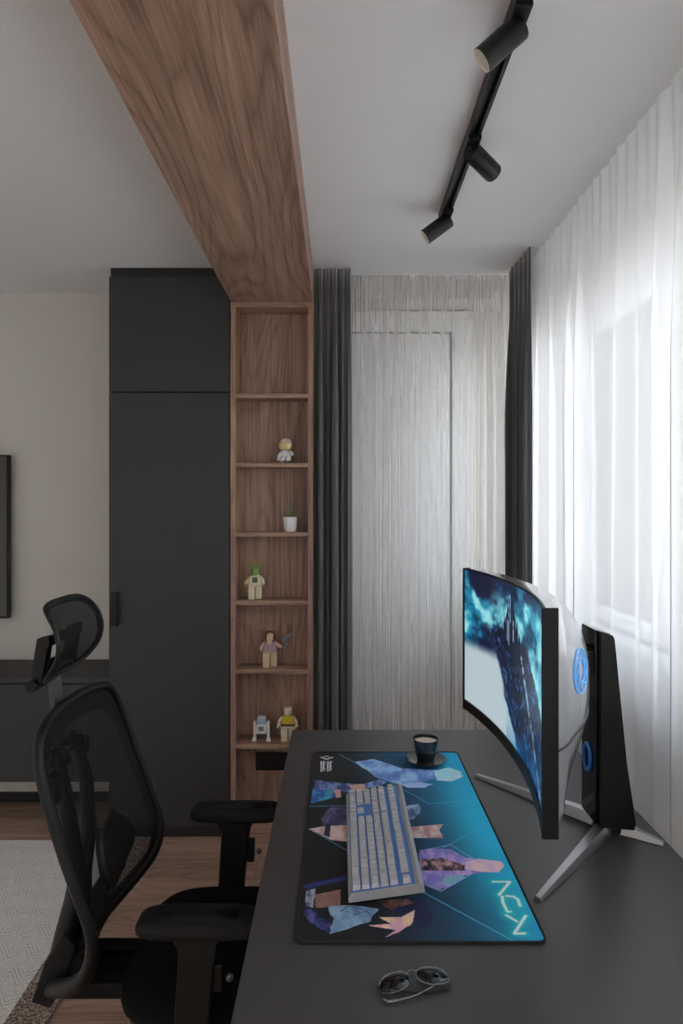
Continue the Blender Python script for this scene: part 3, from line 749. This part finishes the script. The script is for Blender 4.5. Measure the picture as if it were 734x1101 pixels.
# bezels
def strip(z0, z1, o0, o1, n_=40):
    mm = MB(); pts = [YM-HM+2*HM*i/n_ for i in range(n_+1)]
    for y in pts: mm.v += [(xf(y)+o0,y,z0),(xf(y)+o1,y,z0),(xf(y)+o1,y,z1),(xf(y)+o0,y,z1)]
    for i in range(n_):
        for k in range(4): l = (k+1) % 4; mm.f.append((i*4+k, i*4+l, i*4+4+l, i*4+4+k))
    mm.f.append((0,1,2,3)); mm.f.append((n_*4,n_*4+1,n_*4+2,n_*4+3)); return mm
obj('bottom_bezel', strip(MZ0-.004, SZ0, -.004, .018), M_black, t)
obj('top_bezel', strip(SZ1, MZ1+.001, -.0015, .003), M_black, t)
for ya, yb in ((YM-HM-.003, SY0), (SY1, YM+HM+.002)):
    ww = .026 if ya < YM else .020
    obj('side_bezel', MB().box(xf(YM-HM)-.004, xf(YM-HM)+ww, ya, yb if ya > YM else YM-HM+.003, MZ0-.006, MZ1+.001), M_black, t, bevel=.002)
# glowing ring and marks on the rear
M_led2 = plain('rear_light_ring', (.1,.3,.6), .4, emis=(.10,.38,.85), estr=.35)
def onshell(dy, dz): 
    y = 1.272+dy; z = 1.217+dz; yy = (y-YM)/HM; zz = (z-(MZ0+MZ1)/2)/((MZ1-MZ0)/2)
    return (xf(y)+xb(yy, zz)+.0012, y, z)
m = MB().tube([onshell(.050*math.cos(2*PI*k/48), .043*math.sin(2*PI*k/48)) for k in range(48)], .0015, 8, closed=True)
for k in range(9):
    a_ = 2*PI*k/9; m.tube([onshell(.028*math.cos(a_), .026*math.sin(a_)), onshell(.042*math.cos(a_+.5), .038*math.sin(a_+.5))], .0013, 6)
m.tube([onshell(.022*math.cos(2*PI*k/24), .022*math.sin(2*PI*k/24)) for k in range(24)], .0016, 6, closed=True)
obj('light_ring', m, M_led2, t)
m = MB().tube([ (lambda yy: (xf(YM+yy*HM)+xb(yy,-.28)+.0008, YM+yy*HM, (MZ0+MZ1)/2-.28*(MZ1-MZ0)/2))(-.97+1.94*k/40) for k in range(41)], .0016, 6)
obj('shell_seam', m, M_blackm, t)
# stand column
c0, c1 = 1.525, 1.640
poly_ = [(.612,.780),(.700,.772),(.704,.79),(.683,.93),(.654,1.225),(.650,1.236),(.612,1.246)]
m = MB()
m.prism([(x,c0+.014,z) for x,z in poly_], (0,c1-c0-.028,0))
col_ = obj('stand_column', m, M_blackg, t, bevel=.003)
m = MB()
for ya in (c0, c1-.0135): m.prism([(x+ (.008 if i in (0,6) else .001), ya, z-.002) for i,(x,z) in enumerate(poly_)], (0,.0135,0))
obj('column_cheek', m, M_black, t, bevel=.003)
obj('cable_ring', MB().tube([(.609, 1.58+.020*math.cos(2*PI*k/32), .925+.032*math.sin(2*PI*k/32)) for k in range(32)], .005, 10, closed=True), plain('blue_plastic', (.02,.16,.50), .3, coat=.3), t)
obj('mount_arm', MB().box(.535, .618, 1.545, 1.62, 1.135, 1.195), M_chairp, t, bevel=.004)
hub = Vector((.662, 1.58, DZ+.022))
obj('hub', MB().lathe((.662,1.58,DZ+.001), [(.001,0),(.036,0),(.038,.006),(.034,.024),(.001,.026)], 40), M_chairp, t)
for tip in ((.397,1.288),(.400,1.879),(.758,1.500),(.758,1.668)):
    tp = Vector((tip[0], tip[1], DZ+.005)); dr = (tp-hub); dr.z = 0; ln = dr.length; dr.normalize(); sd = Vector((-dr.y, dr.x, 0))
    st = hub - dr*.0; m = MB()
    secs = [(0,.020,.030),(ln*.30,.018,.024),(ln,.009,.008)]
    vs = []
    for (dd_, hw, ht) in secs:
        p = Vector((st.x, st.y, DZ+.0005)) + dr*dd_
        lift = 0 if dd_ > 0 else 0
        vs += [p+sd*hw+up*lift, p-sd*hw+up*lift, p-sd*hw*.62+up*ht, p+sd*hw*.62+up*ht]
    fs = [(0,1,2,3),(8,11,10,9)]
    for i in range(2):
        for k in range(4): l = (k+1) % 4; fs.append((i*4+k, i*4+4+k, i*4+4+l, i*4+l))
    m.add(vs, fs); obj('foot', m, M_silver, t, bevel=.0015)

# ------------------------------------------------------------------ office chair
CY = 1.64
t = thing('office_chair', 'black mesh office chair with headrest and armrests pulled up to the desk', 'chair', (-.30, CY, 0))
def interp(tab, z, col):
    for i in range(len(tab)-1):
        if tab[i][0] <= z <= tab[i+1][0] or i == len(tab)-2:
            f = (z-tab[i][0])/(tab[i+1][0]-tab[i][0]); f = min(1, max(0, f))
            # catmull-rom
            p = [tab[max(0,i-1)][col], tab[i][col], tab[i+1][col], tab[min(len(tab)-1,i+2)][col]]
            return .5*((2*p[1])+(-p[0]+p[2])*f+(2*p[0]-5*p[1]+4*p[2]-p[3])*f*f+(-p[0]+3*p[1]-3*p[2]+p[3])*f**3)
# height, x of the edge, half width
BT = [(.355,-.715,.0),(.368,-.705,.07),(.42,-.650,.145),(.47,-.590,.205),(.53,-.543,.246),(.61,-.532,.262),(.70,-.560,.264),(.79,-.592,.264),(.90,-.628,.258),(.97,-.648,.247),(1.01,-.655,.225),(1.032,-.657,.185),(1.043,-.657,.10),(1.047,-.656,0)]
def bx(z, yy):
    hw = max(.001, interp([(q[0],q[2]) for q in BT], z, 1)); r_ = min(1, abs(yy)/.262)
    return interp(BT, z, 1) - .034*(1-r_*r_)*min(1, max(0, (z-.40)/.15))
loop = []
for q in BT: loop.append((bx(q[0], q[2]), CY-q[2], q[0]))
for q in BT[-2:0:-1]: loop.append((bx(q[0], q[2]), CY+q[2], q[0]))
def smooth_loop(pts, k=5):
    out = []; n_ = len(pts)
    for i in range(n_):
        p = [Vector(pts[(i+j-1) % n_]) for j in range(4)]
        for j in range(k):
            f = j/k; out.append(.5*((2*p[1])+(-p[0]+p[2])*f+(2*p[0]-5*p[1]+4*p[2]-p[3])*f*f+(-p[0]+3*p[1]-3*p[2]+p[3])*f**3))
    return out
lp = smooth_loop(loop)
rad = [.0115 + .010*min(1, max(0, (.66-p.z)/.25)) for p in lp]
obj('backrest_frame', MB().tube(lp, rad, 14, closed=True, flat=1.0), M_chairp, t)
def ringat(k_):   # shrunken loop
    c_z = .72; out = []
    for p in lp:
        z = c_z+(p.z-c_z)*k_; y = CY+(p.y-CY)*k_
        out.append((bx(z, y-CY), y, z))
    return out
def ringmesh(ks):
    m = MB(); n_ = len(lp)
    for k_ in ks: m.v += ringat(k_)
    for i in range(len(ks)-1):
        for j in range(n_): l = (j+1) % n_; m.f.append((i*n_+j, i*n_+l, (i+1)*n_+l, (i+1)*n_+j))
    return m
obj('mesh_border', ringmesh([.985,.93,.87,.82]), M_meshd, t, angle=180)
m = ringmesh([.82,.7,.6,.5,.4,.3,.2,.1,.02]); n_ = len(lp); m.f.append(tuple(range(8*n_, 9*n_)))
obj('backrest_mesh', m, M_mesh, t, angle=180)
# spine behind the mesh
m = MB()
m.tube([(-.715,CY,.375),(-.690,CY,.46),(-.668,CY,.54),(-.660,CY,.62)], [.030,.034,.034,.026], 14)
for s_ in (-1, 1): m.tube([(-.662,CY,.58),(-.660,CY+s_*.050,.70),(-.672,CY+s_*.062,.82),(-.698,CY+s_*.055,.93)], [.026,.020,.018,.016], 12)
m.obox((-.710,CY,.925), (.012,0,0), (0,.075,0), (0,0,.022)); m.obox((-.690,CY-.085,.86), (.012,0,0), (0,.03,0), (0,0,.035)); m.obox((-.690,CY+.085,.90), (.012,0,0), (0,.02,0), (0,0,.02))
m.box(-.715,-.668,CY-.06,CY-.04,.905,.945).box(-.715,-.668,CY+.04,CY+.06,.905,.945)
obj('spine', m, M_chairp, t, bevel=.004)
def lum(u_, v_):
    yy = -1+2*u_; z = .55+.15*v_; hw = .115*math.sin(PI*min(1, max(0, .08+v_*.84)))**.6
    return (bx(z, yy*hw)-.012-.010*(1-yy*yy), CY+.03+yy*hw, z+.03*yy*yy)
obj('lumbar_pad', MB().grid(lum, 20, 14), M_chairp, t, solid=.016, angle=180)
# head rest
m = MB(); HP = []
HT = [(1.118,-.700,.095),(1.135,-.690,.125),(1.17,-.668,.135),(1.21,-.660,.138),(1.25,-.668,.136),(1.280,-.685,.128),(1.297,-.697,.105)]
def hx(z, yy): return interp(HT, z, 1) - .022*(1-(yy/.138)**2)
for q in HT: HP.append((hx(q[0], q[2]), CY-q[2]+.005, q[0]))
for k in (.06,.0,-.06): HP.append((hx(1.297,k)+.0, CY-k+.005, 1.303))
for q in HT[::-1]: HP.append((hx(q[0], q[2]), CY+q[2]+.005, q[0]))
for k in (.05,0,-.05): HP.append((hx(1.118,k), CY+k+.005, 1.112))
hl_ = smooth_loop(HP, 4)
def hring(k_):
    out = []
    for p in hl_:
        z = 1.21+(p.z-1.21)*k_; y = CY+.005+(p.y-CY-.005)*k_; out.append((hx(min(1.297,max(1.118,z)), y-CY-.005), y, z))
    return out
def hmesh(ks, cap=False):
    m = MB(); n_ = len(hl_)
    for k_ in ks: m.v += hring(k_)
    for i in range(len(ks)-1):
        for j in range(n_): l = (j+1) % n_; m.f.append((i*n_+j, i*n_+l, (i+1)*n_+l, (i+1)*n_+j))
    if cap: m.f.append(tuple(range((len(ks)-1)*n_, len(ks)*n_)))
    return m
obj('headrest_frame', MB().tube(hl_, .0055, 10, closed=True), M_chairp, t)
obj('headrest_mesh', hmesh([.86,.8,.7,.6,.5,.4,.3,.2,.05], True), M_meshh, t, angle=180)
obj('headrest_mesh_border', hmesh([.99,.93,.86]), M_meshd, t, angle=180)
m = MB().tube([(-.735,CY-.115,1.112),(-.735,CY+.115,1.112)], .0145, 20)
for s_ in (-1, 1): m.obox((-.722,CY+s_*.085,1.165), Vector((.016,0,.004)), (0,.014,0), Vector((.010,0,.062)))
m.obox((-.702,CY,1.215), (.006,0,0), (0,.10,0), (0,0,.012)); m.obox((-.712,CY,1.150), (.008,0,.004), (0,.085,0), (.004,0,.02))
obj('headrest_bracket', m, M_chairp, t, bevel=.003)
m = MB().obox((-.722,CY,1.025), Vector((.007,0,.001)), (0,.024,0), Vector((-.008,0,.095)))
obj('headrest_post', m, plain('grey_post', (.06,.06,.064), .4), t, bevel=.003)
# link from the back to the seat
m = MB().box(-.735,-.49,CY-.085,CY-.045,.345,.385).box(-.735,-.49,CY+.045,CY+.085,.345,.385).box(-.70,-.49,CY-.05,CY+.05,.335,.362)
obj('back_link', m, M_chairp, t, bevel=.006)
m = MB()
for s_ in (-1, 1):
    m = MB()
    m.prism([(-.735,CY+s_*.10,.36),(-.70,CY+s_*.105,.46),(-.655,CY+s_*.11,.53),(-.625,CY+s_*.11,.50),(-.645,CY+s_*.105,.42),(-.69,CY+s_*.10,.345)], (0,s_*.012,0))
    obj('side_bracket', m, M_chairp, t, bevel=.004)
# seat : superellipse cushion
def cushion(x0, x1, y0, y1, z0, z1, p=5, crown=.010, nu=48, nv=14):
    m = MB(); cx_, cy_ = (x0+x1)/2, (y0+y1)/2; a_, b_ = (x1-x0)/2, (y1-y0)/2
    prof_ = []
    for j in range(nv+1):
        ph_ = -PI/2+PI*j/nv; prof_.append((abs(math.cos(ph_))**.45, math.copysign(abs(math.sin(ph_))**.7, math.sin(ph_))))
    prof_ = [(0,-1)]+[q for q in prof_ if q[0] > .02]+[(.55,1.0),(.02,1.0)]
    for (r_, zz) in prof_:
        for k in range(nu):
            th = 2*PI*k/nu; c_, s_ = math.cos(th), math.sin(th)
            m.v.append((cx_+a_*r_*math.copysign(abs(c_)**(2/p), c_), cy_+b_*r_*math.copysign(abs(s_)**(2/p), s_), (z0+z1)/2+(z1-z0)/2*zz+(crown*(1-r_) if zz > 0 else 0)))
    for i in range(len(prof_)-1):
        for k in range(nu): l = (k+1) % nu; m.f.append((i*nu+k, i*nu+l, (i+1)*nu+l, (i+1)*nu+k))
    m.f.append(tuple(range((len(prof_)-1)*nu, len(prof_)*nu)))
    return m
obj('seat', cushion(-.515, -.02, CY-.245, CY+.235, .375, .455, 4.2), M_seat, t, angle=180)
obj('seat_shell', cushion(-.50, -.04, CY-.225, CY+.22, .345, .385, 4.2), M_chairp, t, angle=180)
for s_ in (-1, 1):
    yc = CY+s_*.25; tg = 'far' if s_ > 0 else 'near'
    pad = obj('armrest', cushion(-.437, -.165, yc-.046, yc+.046, .622, .662, 5, .001), M_pad, t, angle=180)
    m = MB().prism([(-.365,yc-.022,.625),(-.245,yc-.022,.625),(-.262,yc-.022,.600),(-.275,yc-.022,.50),(-.285,yc-.022,.33),(-.360,yc-.022,.33),(-.345,yc-.022,.59)], (0,.044,0))
    m.box(-.272,-.250,yc-.016,yc+.016,.50,.56)
    m.box(-.36,-.27,min(yc,CY+s_*.12),max(yc,CY+s_*.12),.318,.343)
    obj('armrest_post', m, M_chairp, t, bevel=.005)
    obj('height_button', MB().ball((-.235, yc-.018, .535), .008, .008, .008), plain('grey_button', (.12,.12,.12), .3), t)
obj('tilt_mechanism', MB().box(-.50,-.20,CY-.09,CY+.09,.275,.350), M_chairp, t, bevel=.015)
obj('gas_lift', MB().cyl((-.30,CY,.07),(-.30,CY,.20),.028).cyl((-.30,CY,.19),(-.30,CY,.285),.016), M_blackm, t)
m = MB()
ang = [math.radians(q) for q in (18, 90, 162, 234, 306)]
for a_ in ang:
    m.tube([(-.30,CY,.105),(-.30+.16*math.cos(a_),CY+.16*math.sin(a_),.092),(-.30+.29*math.cos(a_),CY+.29*math.sin(a_),.072)], [.030,.023,.017], 12)
obj('star_base', m, M_chairp, t)
for a_ in ang:
    wx, wy = -.30+.29*math.cos(a_), CY+.29*math.sin(a_); m = MB(); tn = Vector((-math.sin(a_), math.cos(a_), 0)); z0_ = .0355 if wx > -.87 else .0355
    c_ = Vector((wx, wy, .0262))
    for s_ in (-1, 1): m.tube([c_+tn*s_*.006, c_+tn*s_*.022], .026, 24)
    m.cyl((wx,wy,.026),(wx,wy,.068),.007)
    obj('caster', m, M_chairp, t)

# ------------------------------------------------------------------ things on the shelves
FY = 3.028
M_wgl = plain('white_ceramic', (.78,.78,.79), .3, coat=.3); M_gold = plain('gold_visor', (.72,.56,.28), .35, metal=.35)
M_tan = plain('tan_plastic', (.66,.50,.31), .35); M_tanb = plain('pale_tan_plastic', (.70,.62,.46), .35); M_brown = plain('brown_plastic', (.12,.055,.035), .4)
M_green = plain('green_plastic', (.20,.33,.08), .4); M_greend = plain('dark_green_plastic', (.06,.12,.03), .4); M_yel = plain('yellow_plastic', (.62,.46,.05), .35)
M_grey = plain('grey_plastic', (.22,.22,.24), .4); M_blu = plain('pale_blue_plastic', (.42,.58,.76), .3); M_leaf = plain('leaf_green', (.34,.44,.27), .5)
M_flesh = plain('pale_skin_plastic', (.66,.44,.33), .4); M_mauve = plain('mauve_plastic', (.42,.32,.36), .4)
# astronaut
x, z = -.254, SH[1]
t = thing('astronaut_figurine', 'white astronaut figurine with a gold visor on the second shelf from the top', 'figurine', (x, FY, z))
obj('body', MB().ball((x,FY,z+.036), .026, .020, .030), M_wgl, t)
obj('helmet', MB().ball((x,FY,z+.088), .031, .029, .030, 28, 18), M_wgl, t)
def vis(u_, v_):
    az = math.radians(-68+136*u_)-.16; el = math.radians(-46+76*v_)
    return (x+.0325*math.sin(az)*math.cos(el), FY-.0310*math.cos(az)*math.cos(el), z+.086+.0315*math.sin(el))
obj('visor', MB().grid(vis, 20, 14), M_gold, t, angle=180, solid=.002)
obj('leg', MB().tube([(x-.012,FY-.004,z+.024),(x-.018,FY-.020,z+.018),(x-.022,FY-.028,z+.008)], [.012,.011,.010], 14), M_wgl, t)
obj('leg', MB().tube([(x+.010,FY-.004,z+.026),(x+.014,FY-.022,z+.024),(x+.016,FY-.026,z+.009)], [.012,.011,.011], 14), M_wgl, t)
obj('arm', MB().tube([(x-.018,FY,z+.052),(x-.030,FY-.006,z+.036),(x-.034,FY-.010,z+.012)], [.009,.009,.009], 12), M_wgl, t)
obj('arm', MB().tube([(x+.018,FY,z+.052),(x+.030,FY-.010,z+.044),(x+.022,FY-.024,z+.054)], [.009,.009,.008], 12), M_wgl, t)
obj('backpack', MB().box(x-.016,x+.016,FY+.014,FY+.030,z+.022,z+.060), M_wgl, t, bevel=.005)
# plant
x, z = -.232, SH[2]
t = thing('potted_plant', 'small spiky green plant in a white pot on the third shelf', 'plant', (x, FY, z))
obj('pot', MB().lathe((x,FY,z), [(.001,0),(.027,0),(.029,.002),(.036,.066),(.036,.070),(.0335,.070),(.032,.060),(.001,.060)], 40), M_wgl, t)
obj('soil', MB().lathe((x,FY,z+.058), [(.001,0),(.032,0),(.0325,.004),(.001,.005)], 30), plain('soil', (.03,.02,.015), .95, bump=.6), t)
rr = random.Random(8)
for k, (dx_, dy_, h_) in enumerate(((-.018,0,.050),(-.008,-.006,.062),(.002,.004,.058),(.030,-.002,.052),(.010,-.008,.050),(-.030,.004,.058),(.018,.010,.040),(-.012,.012,.045))):
    b0 = Vector((x+dx_*.4, FY+dy_*.5, z+.060)); tp = Vector((x+dx_*1.0, FY+dy_*1.3, z+.068+h_*1.35)); md = b0.lerp(tp, .5)+Vector((-dx_*.12,0,.004))
    obj('leaf', MB().tube([b0, md, tp], [.0045,.0035,.0006], 8, flat=.45), M_leaf, t)

def toy(name, label, x, z, s, torso, legs, headm, arms, handm, hold=None, lean=0):
    t = thing(name, label, 'toy figure', (x, FY, z))
    lw = .017*s
    for sg, fo in ((-1, .012), (1, -.006)):
        xx = x+sg*lw*.95
        obj('leg', MB().box(xx-lw*.85, xx+lw*.85, FY-.010*s-fo*s, FY+.010*s-fo*s*.3, z, z+.055*s), legs, t, bevel=.003)
    obj('hips', MB().box(x-lw*1.85, x+lw*1.85, FY-.012*s, FY+.012*s, z+.055*s, z+.064*s), legs, t, bevel=.002)
    obj('torso', MB().prism([(x-.031*s,FY-.013*s,z+.0645*s),(x+.031*s,FY-.013*s,z+.0645*s),(x+.022*s,FY-.013*s,z+.112*s),(x-.022*s,FY-.013*s,z+.112*s)], (0,.026*s,0)), torso, t, bevel=.003)
    obj('head', MB().lathe((x,FY,z+.112*s), [(.001,0),(.012*s,0),(.018*s,.005*s),(.019*s,.030*s),(.014*s,.036*s),(.001,.038*s)], 32), headm, t)
    for sg in (-1, 1):
        if hold and sg > 0: pts = [(x+.022*s,FY,z+.103*s),(x+.045*s,FY-.008,z+.088*s),(x+.062*s,FY-.018,z+.088*s)]
        else: pts = [(x+sg*.024*s,FY,z+.103*s),(x+sg*.037*s,FY-.004,z+.085*s),(x+sg*.040*s,FY-.014,z+.066*s)]
        ao = obj('arm', MB().tube(pts, [.0085*s,.008*s,.0065*s], 14), arms, t)
        obj('hand', MB().tube([Vector(pts[-1])+Vector((.006*math.cos(q), -.004+.002*math.sin(q), .006*math.sin(q)))*s for q in [k*.45 for k in range(11)]], .0028*s, 8), handm, ao)
    return t
x, z = -.398, SH[3]
t = toy('toy_figure', 'beige block toy figure with a leafy green head on the fourth shelf', x, z, 1.0, M_tanb, M_tanb, M_green, M_tanb, M_green)
m = MB()
for k in range(9):
    a_ = PI*(k/8); m.tube([(x,FY,z+.143),(x+.026*math.cos(a_),FY-.004,z+.148+.012*math.sin(a_)),(x+.040*math.cos(a_),FY-.006,z+.142+.034*math.sin(a_))], [.006,.005,.001], 8, flat=.5)
obj('leafy_hair', m, M_green, t)
obj('chest_print', MB().box(x-.012,x+.012,FY-.0142,FY-.0128,z+.078,z+.104), M_greend, t)
obj('satchel', MB().box(x-.052,x-.040,FY-.012,FY+.010,z+.058,z+.085).tube([(x-.046,FY-.012,z+.085),(x-.02,FY-.016,z+.11)], .002, 6), M_yel, t, bevel=.002)
x, z = -.328, SH[4]
t = toy('toy_figure', 'brown haired block toy figure holding up a grey gadget on the fifth shelf', x, z, 1.08, M_mauve, M_tan, M_flesh, M_flesh, M_brown, hold=True)
m = MB().lathe((x,FY+.003,z+.117), [(.021,-.012),(.024,.010),(.025,.034),(.020,.048),(.001,.052)], 28)
m.v = [(a_[0], max(a_[1], FY-.012), a_[2]) for a_ in m.v]
obj('hair', m, M_brown, t)
obj('beard', MB().prism([(x-.013,FY-.024,z+.148),(x+.013,FY-.024,z+.148),(x+.010,FY-.026,z+.112),(x,FY-.026,z+.104),(x-.010,FY-.026,z+.112)], (0,.010,0)), M_tan, t, bevel=.002)
g = MB().tube([(x+.072,FY-.022,z+.090),(x+.078,FY-.022,z+.120)], .005, 10).tube([(x+.060,FY-.022,z+.125),(x+.110,FY-.024,z+.158)], [.009,.004], 12).tube([(x+.062,FY-.022,z+.140),(x+.100,FY-.022,z+.160)], .003, 8)
gg = obj('toy_gadget', g, M_grey); tag(gg, 'grey toy gadget held up by the brown haired toy figure', 'toy gadget')
gg.parent = None
x, z = -.368, SH[5]
t = thing('toy_robot', 'small white toy robot with pale blue head beside the tan figure on the lowest shelf', 'toy robot', (x, FY, z))
obj('body', MB().box(x-.024,x+.024,FY-.020,FY+.018,z+.034,z+.082), M_wgl, t, bevel=.004)
obj('body_print', MB().box(x-.012,x+.012,FY-.0208,FY-.0198,z+.050,z+.070), M_grey, t)
obj('head', MB().box(x-.021,x+.021,FY-.017,FY+.015,z+.0835,z+.106), M_blu, t, bevel=.004)
obj('head_band', MB().box(x-.0175,x+.0175,FY-.014,FY+.012,z+.106,z+.113), M_wgl, t, bevel=.002)
for sg in (-1, 1):
    obj('leg', MB().prism([(x+sg*.0255,FY-.009,z+.090),(x+sg*.0255,FY+.011,z+.090),(x+sg*.0255,FY+.009,z+.022),(x+sg*.0255,FY+.016,z+.0),(x+sg*.0255,FY-.018,z+.0),(x+sg*.0255,FY-.007,z+.022)], (sg*.012,0,0)), M_wgl, t, bevel=.002)
    obj('foot', MB().prism([(x+sg*.0225,FY-.022,z+.0),(x+sg*.0455,FY-.022,z+.0),(x+sg*.0400,FY-.022,z+.020),(x+sg*.0250,FY-.022,z+.020)], (0,.016,0)), M_wgl, t, bevel=.002)
x, z = -.243, SH[5]
t = toy('toy_figure', 'tan block toy figure with a yellow vest at the right of the lowest shelf', x, z, 1.06, M_yel, M_tanb, M_tanb, M_tanb, M_tanb)
obj('belt', MB().box(x-.032,x+.032,FY-.0155,FY-.013,z+.070,z+.080), M_brown, t)

# ------------------------------------------------------------------ daylight
w = bpy.data.worlds.new('sky'); sc.world = w; w.use_nodes = True; nt = w.node_tree
bg = nt.nodes['Background']; tc = N(nt, 'ShaderNodeTexCoord'); sx = N(nt, 'ShaderNodeSeparateXYZ'); nt.links.new(tc.outputs['Generated'], sx.inputs[0])
r = ramp(nt, [(.40, (.46,.45,.44)), (.50, (.78,.81,.85)), (.62, (.88,.94,1.0)), (1.0, (.76,.86,1.0))])
nt.links.new(math_n(nt, 'MULTIPLY_ADD', sx.outputs[2], .5, .5), r.inputs[0]); nt.links.new(r.outputs[0], bg.inputs['Color'])
bg.inputs['Strength'].default_value = 16
for (a_, b_), zs in zip(WINS, SILL):
    ld = bpy.data.lights.new('window_portal', 'AREA'); ld.shape = 'RECTANGLE'; ld.size = WZ1-zs; ld.size_y = b_-a_
    ld.cycles.is_portal = True
    lo = bpy.data.objects.new('window_portal', ld); COL.objects.link(lo); lo.location = (XR+.16, (a_+b_)/2, (zs+WZ1)/2); lo.rotation_euler = (0, PI/2, 0)
sc.cycles.max_bounces = 12; sc.cycles.diffuse_bounces = 6; sc.cycles.transparent_max_bounces = 24
sc.cycles.use_denoising = True
sc.cycles.sample_clamp_indirect = 6
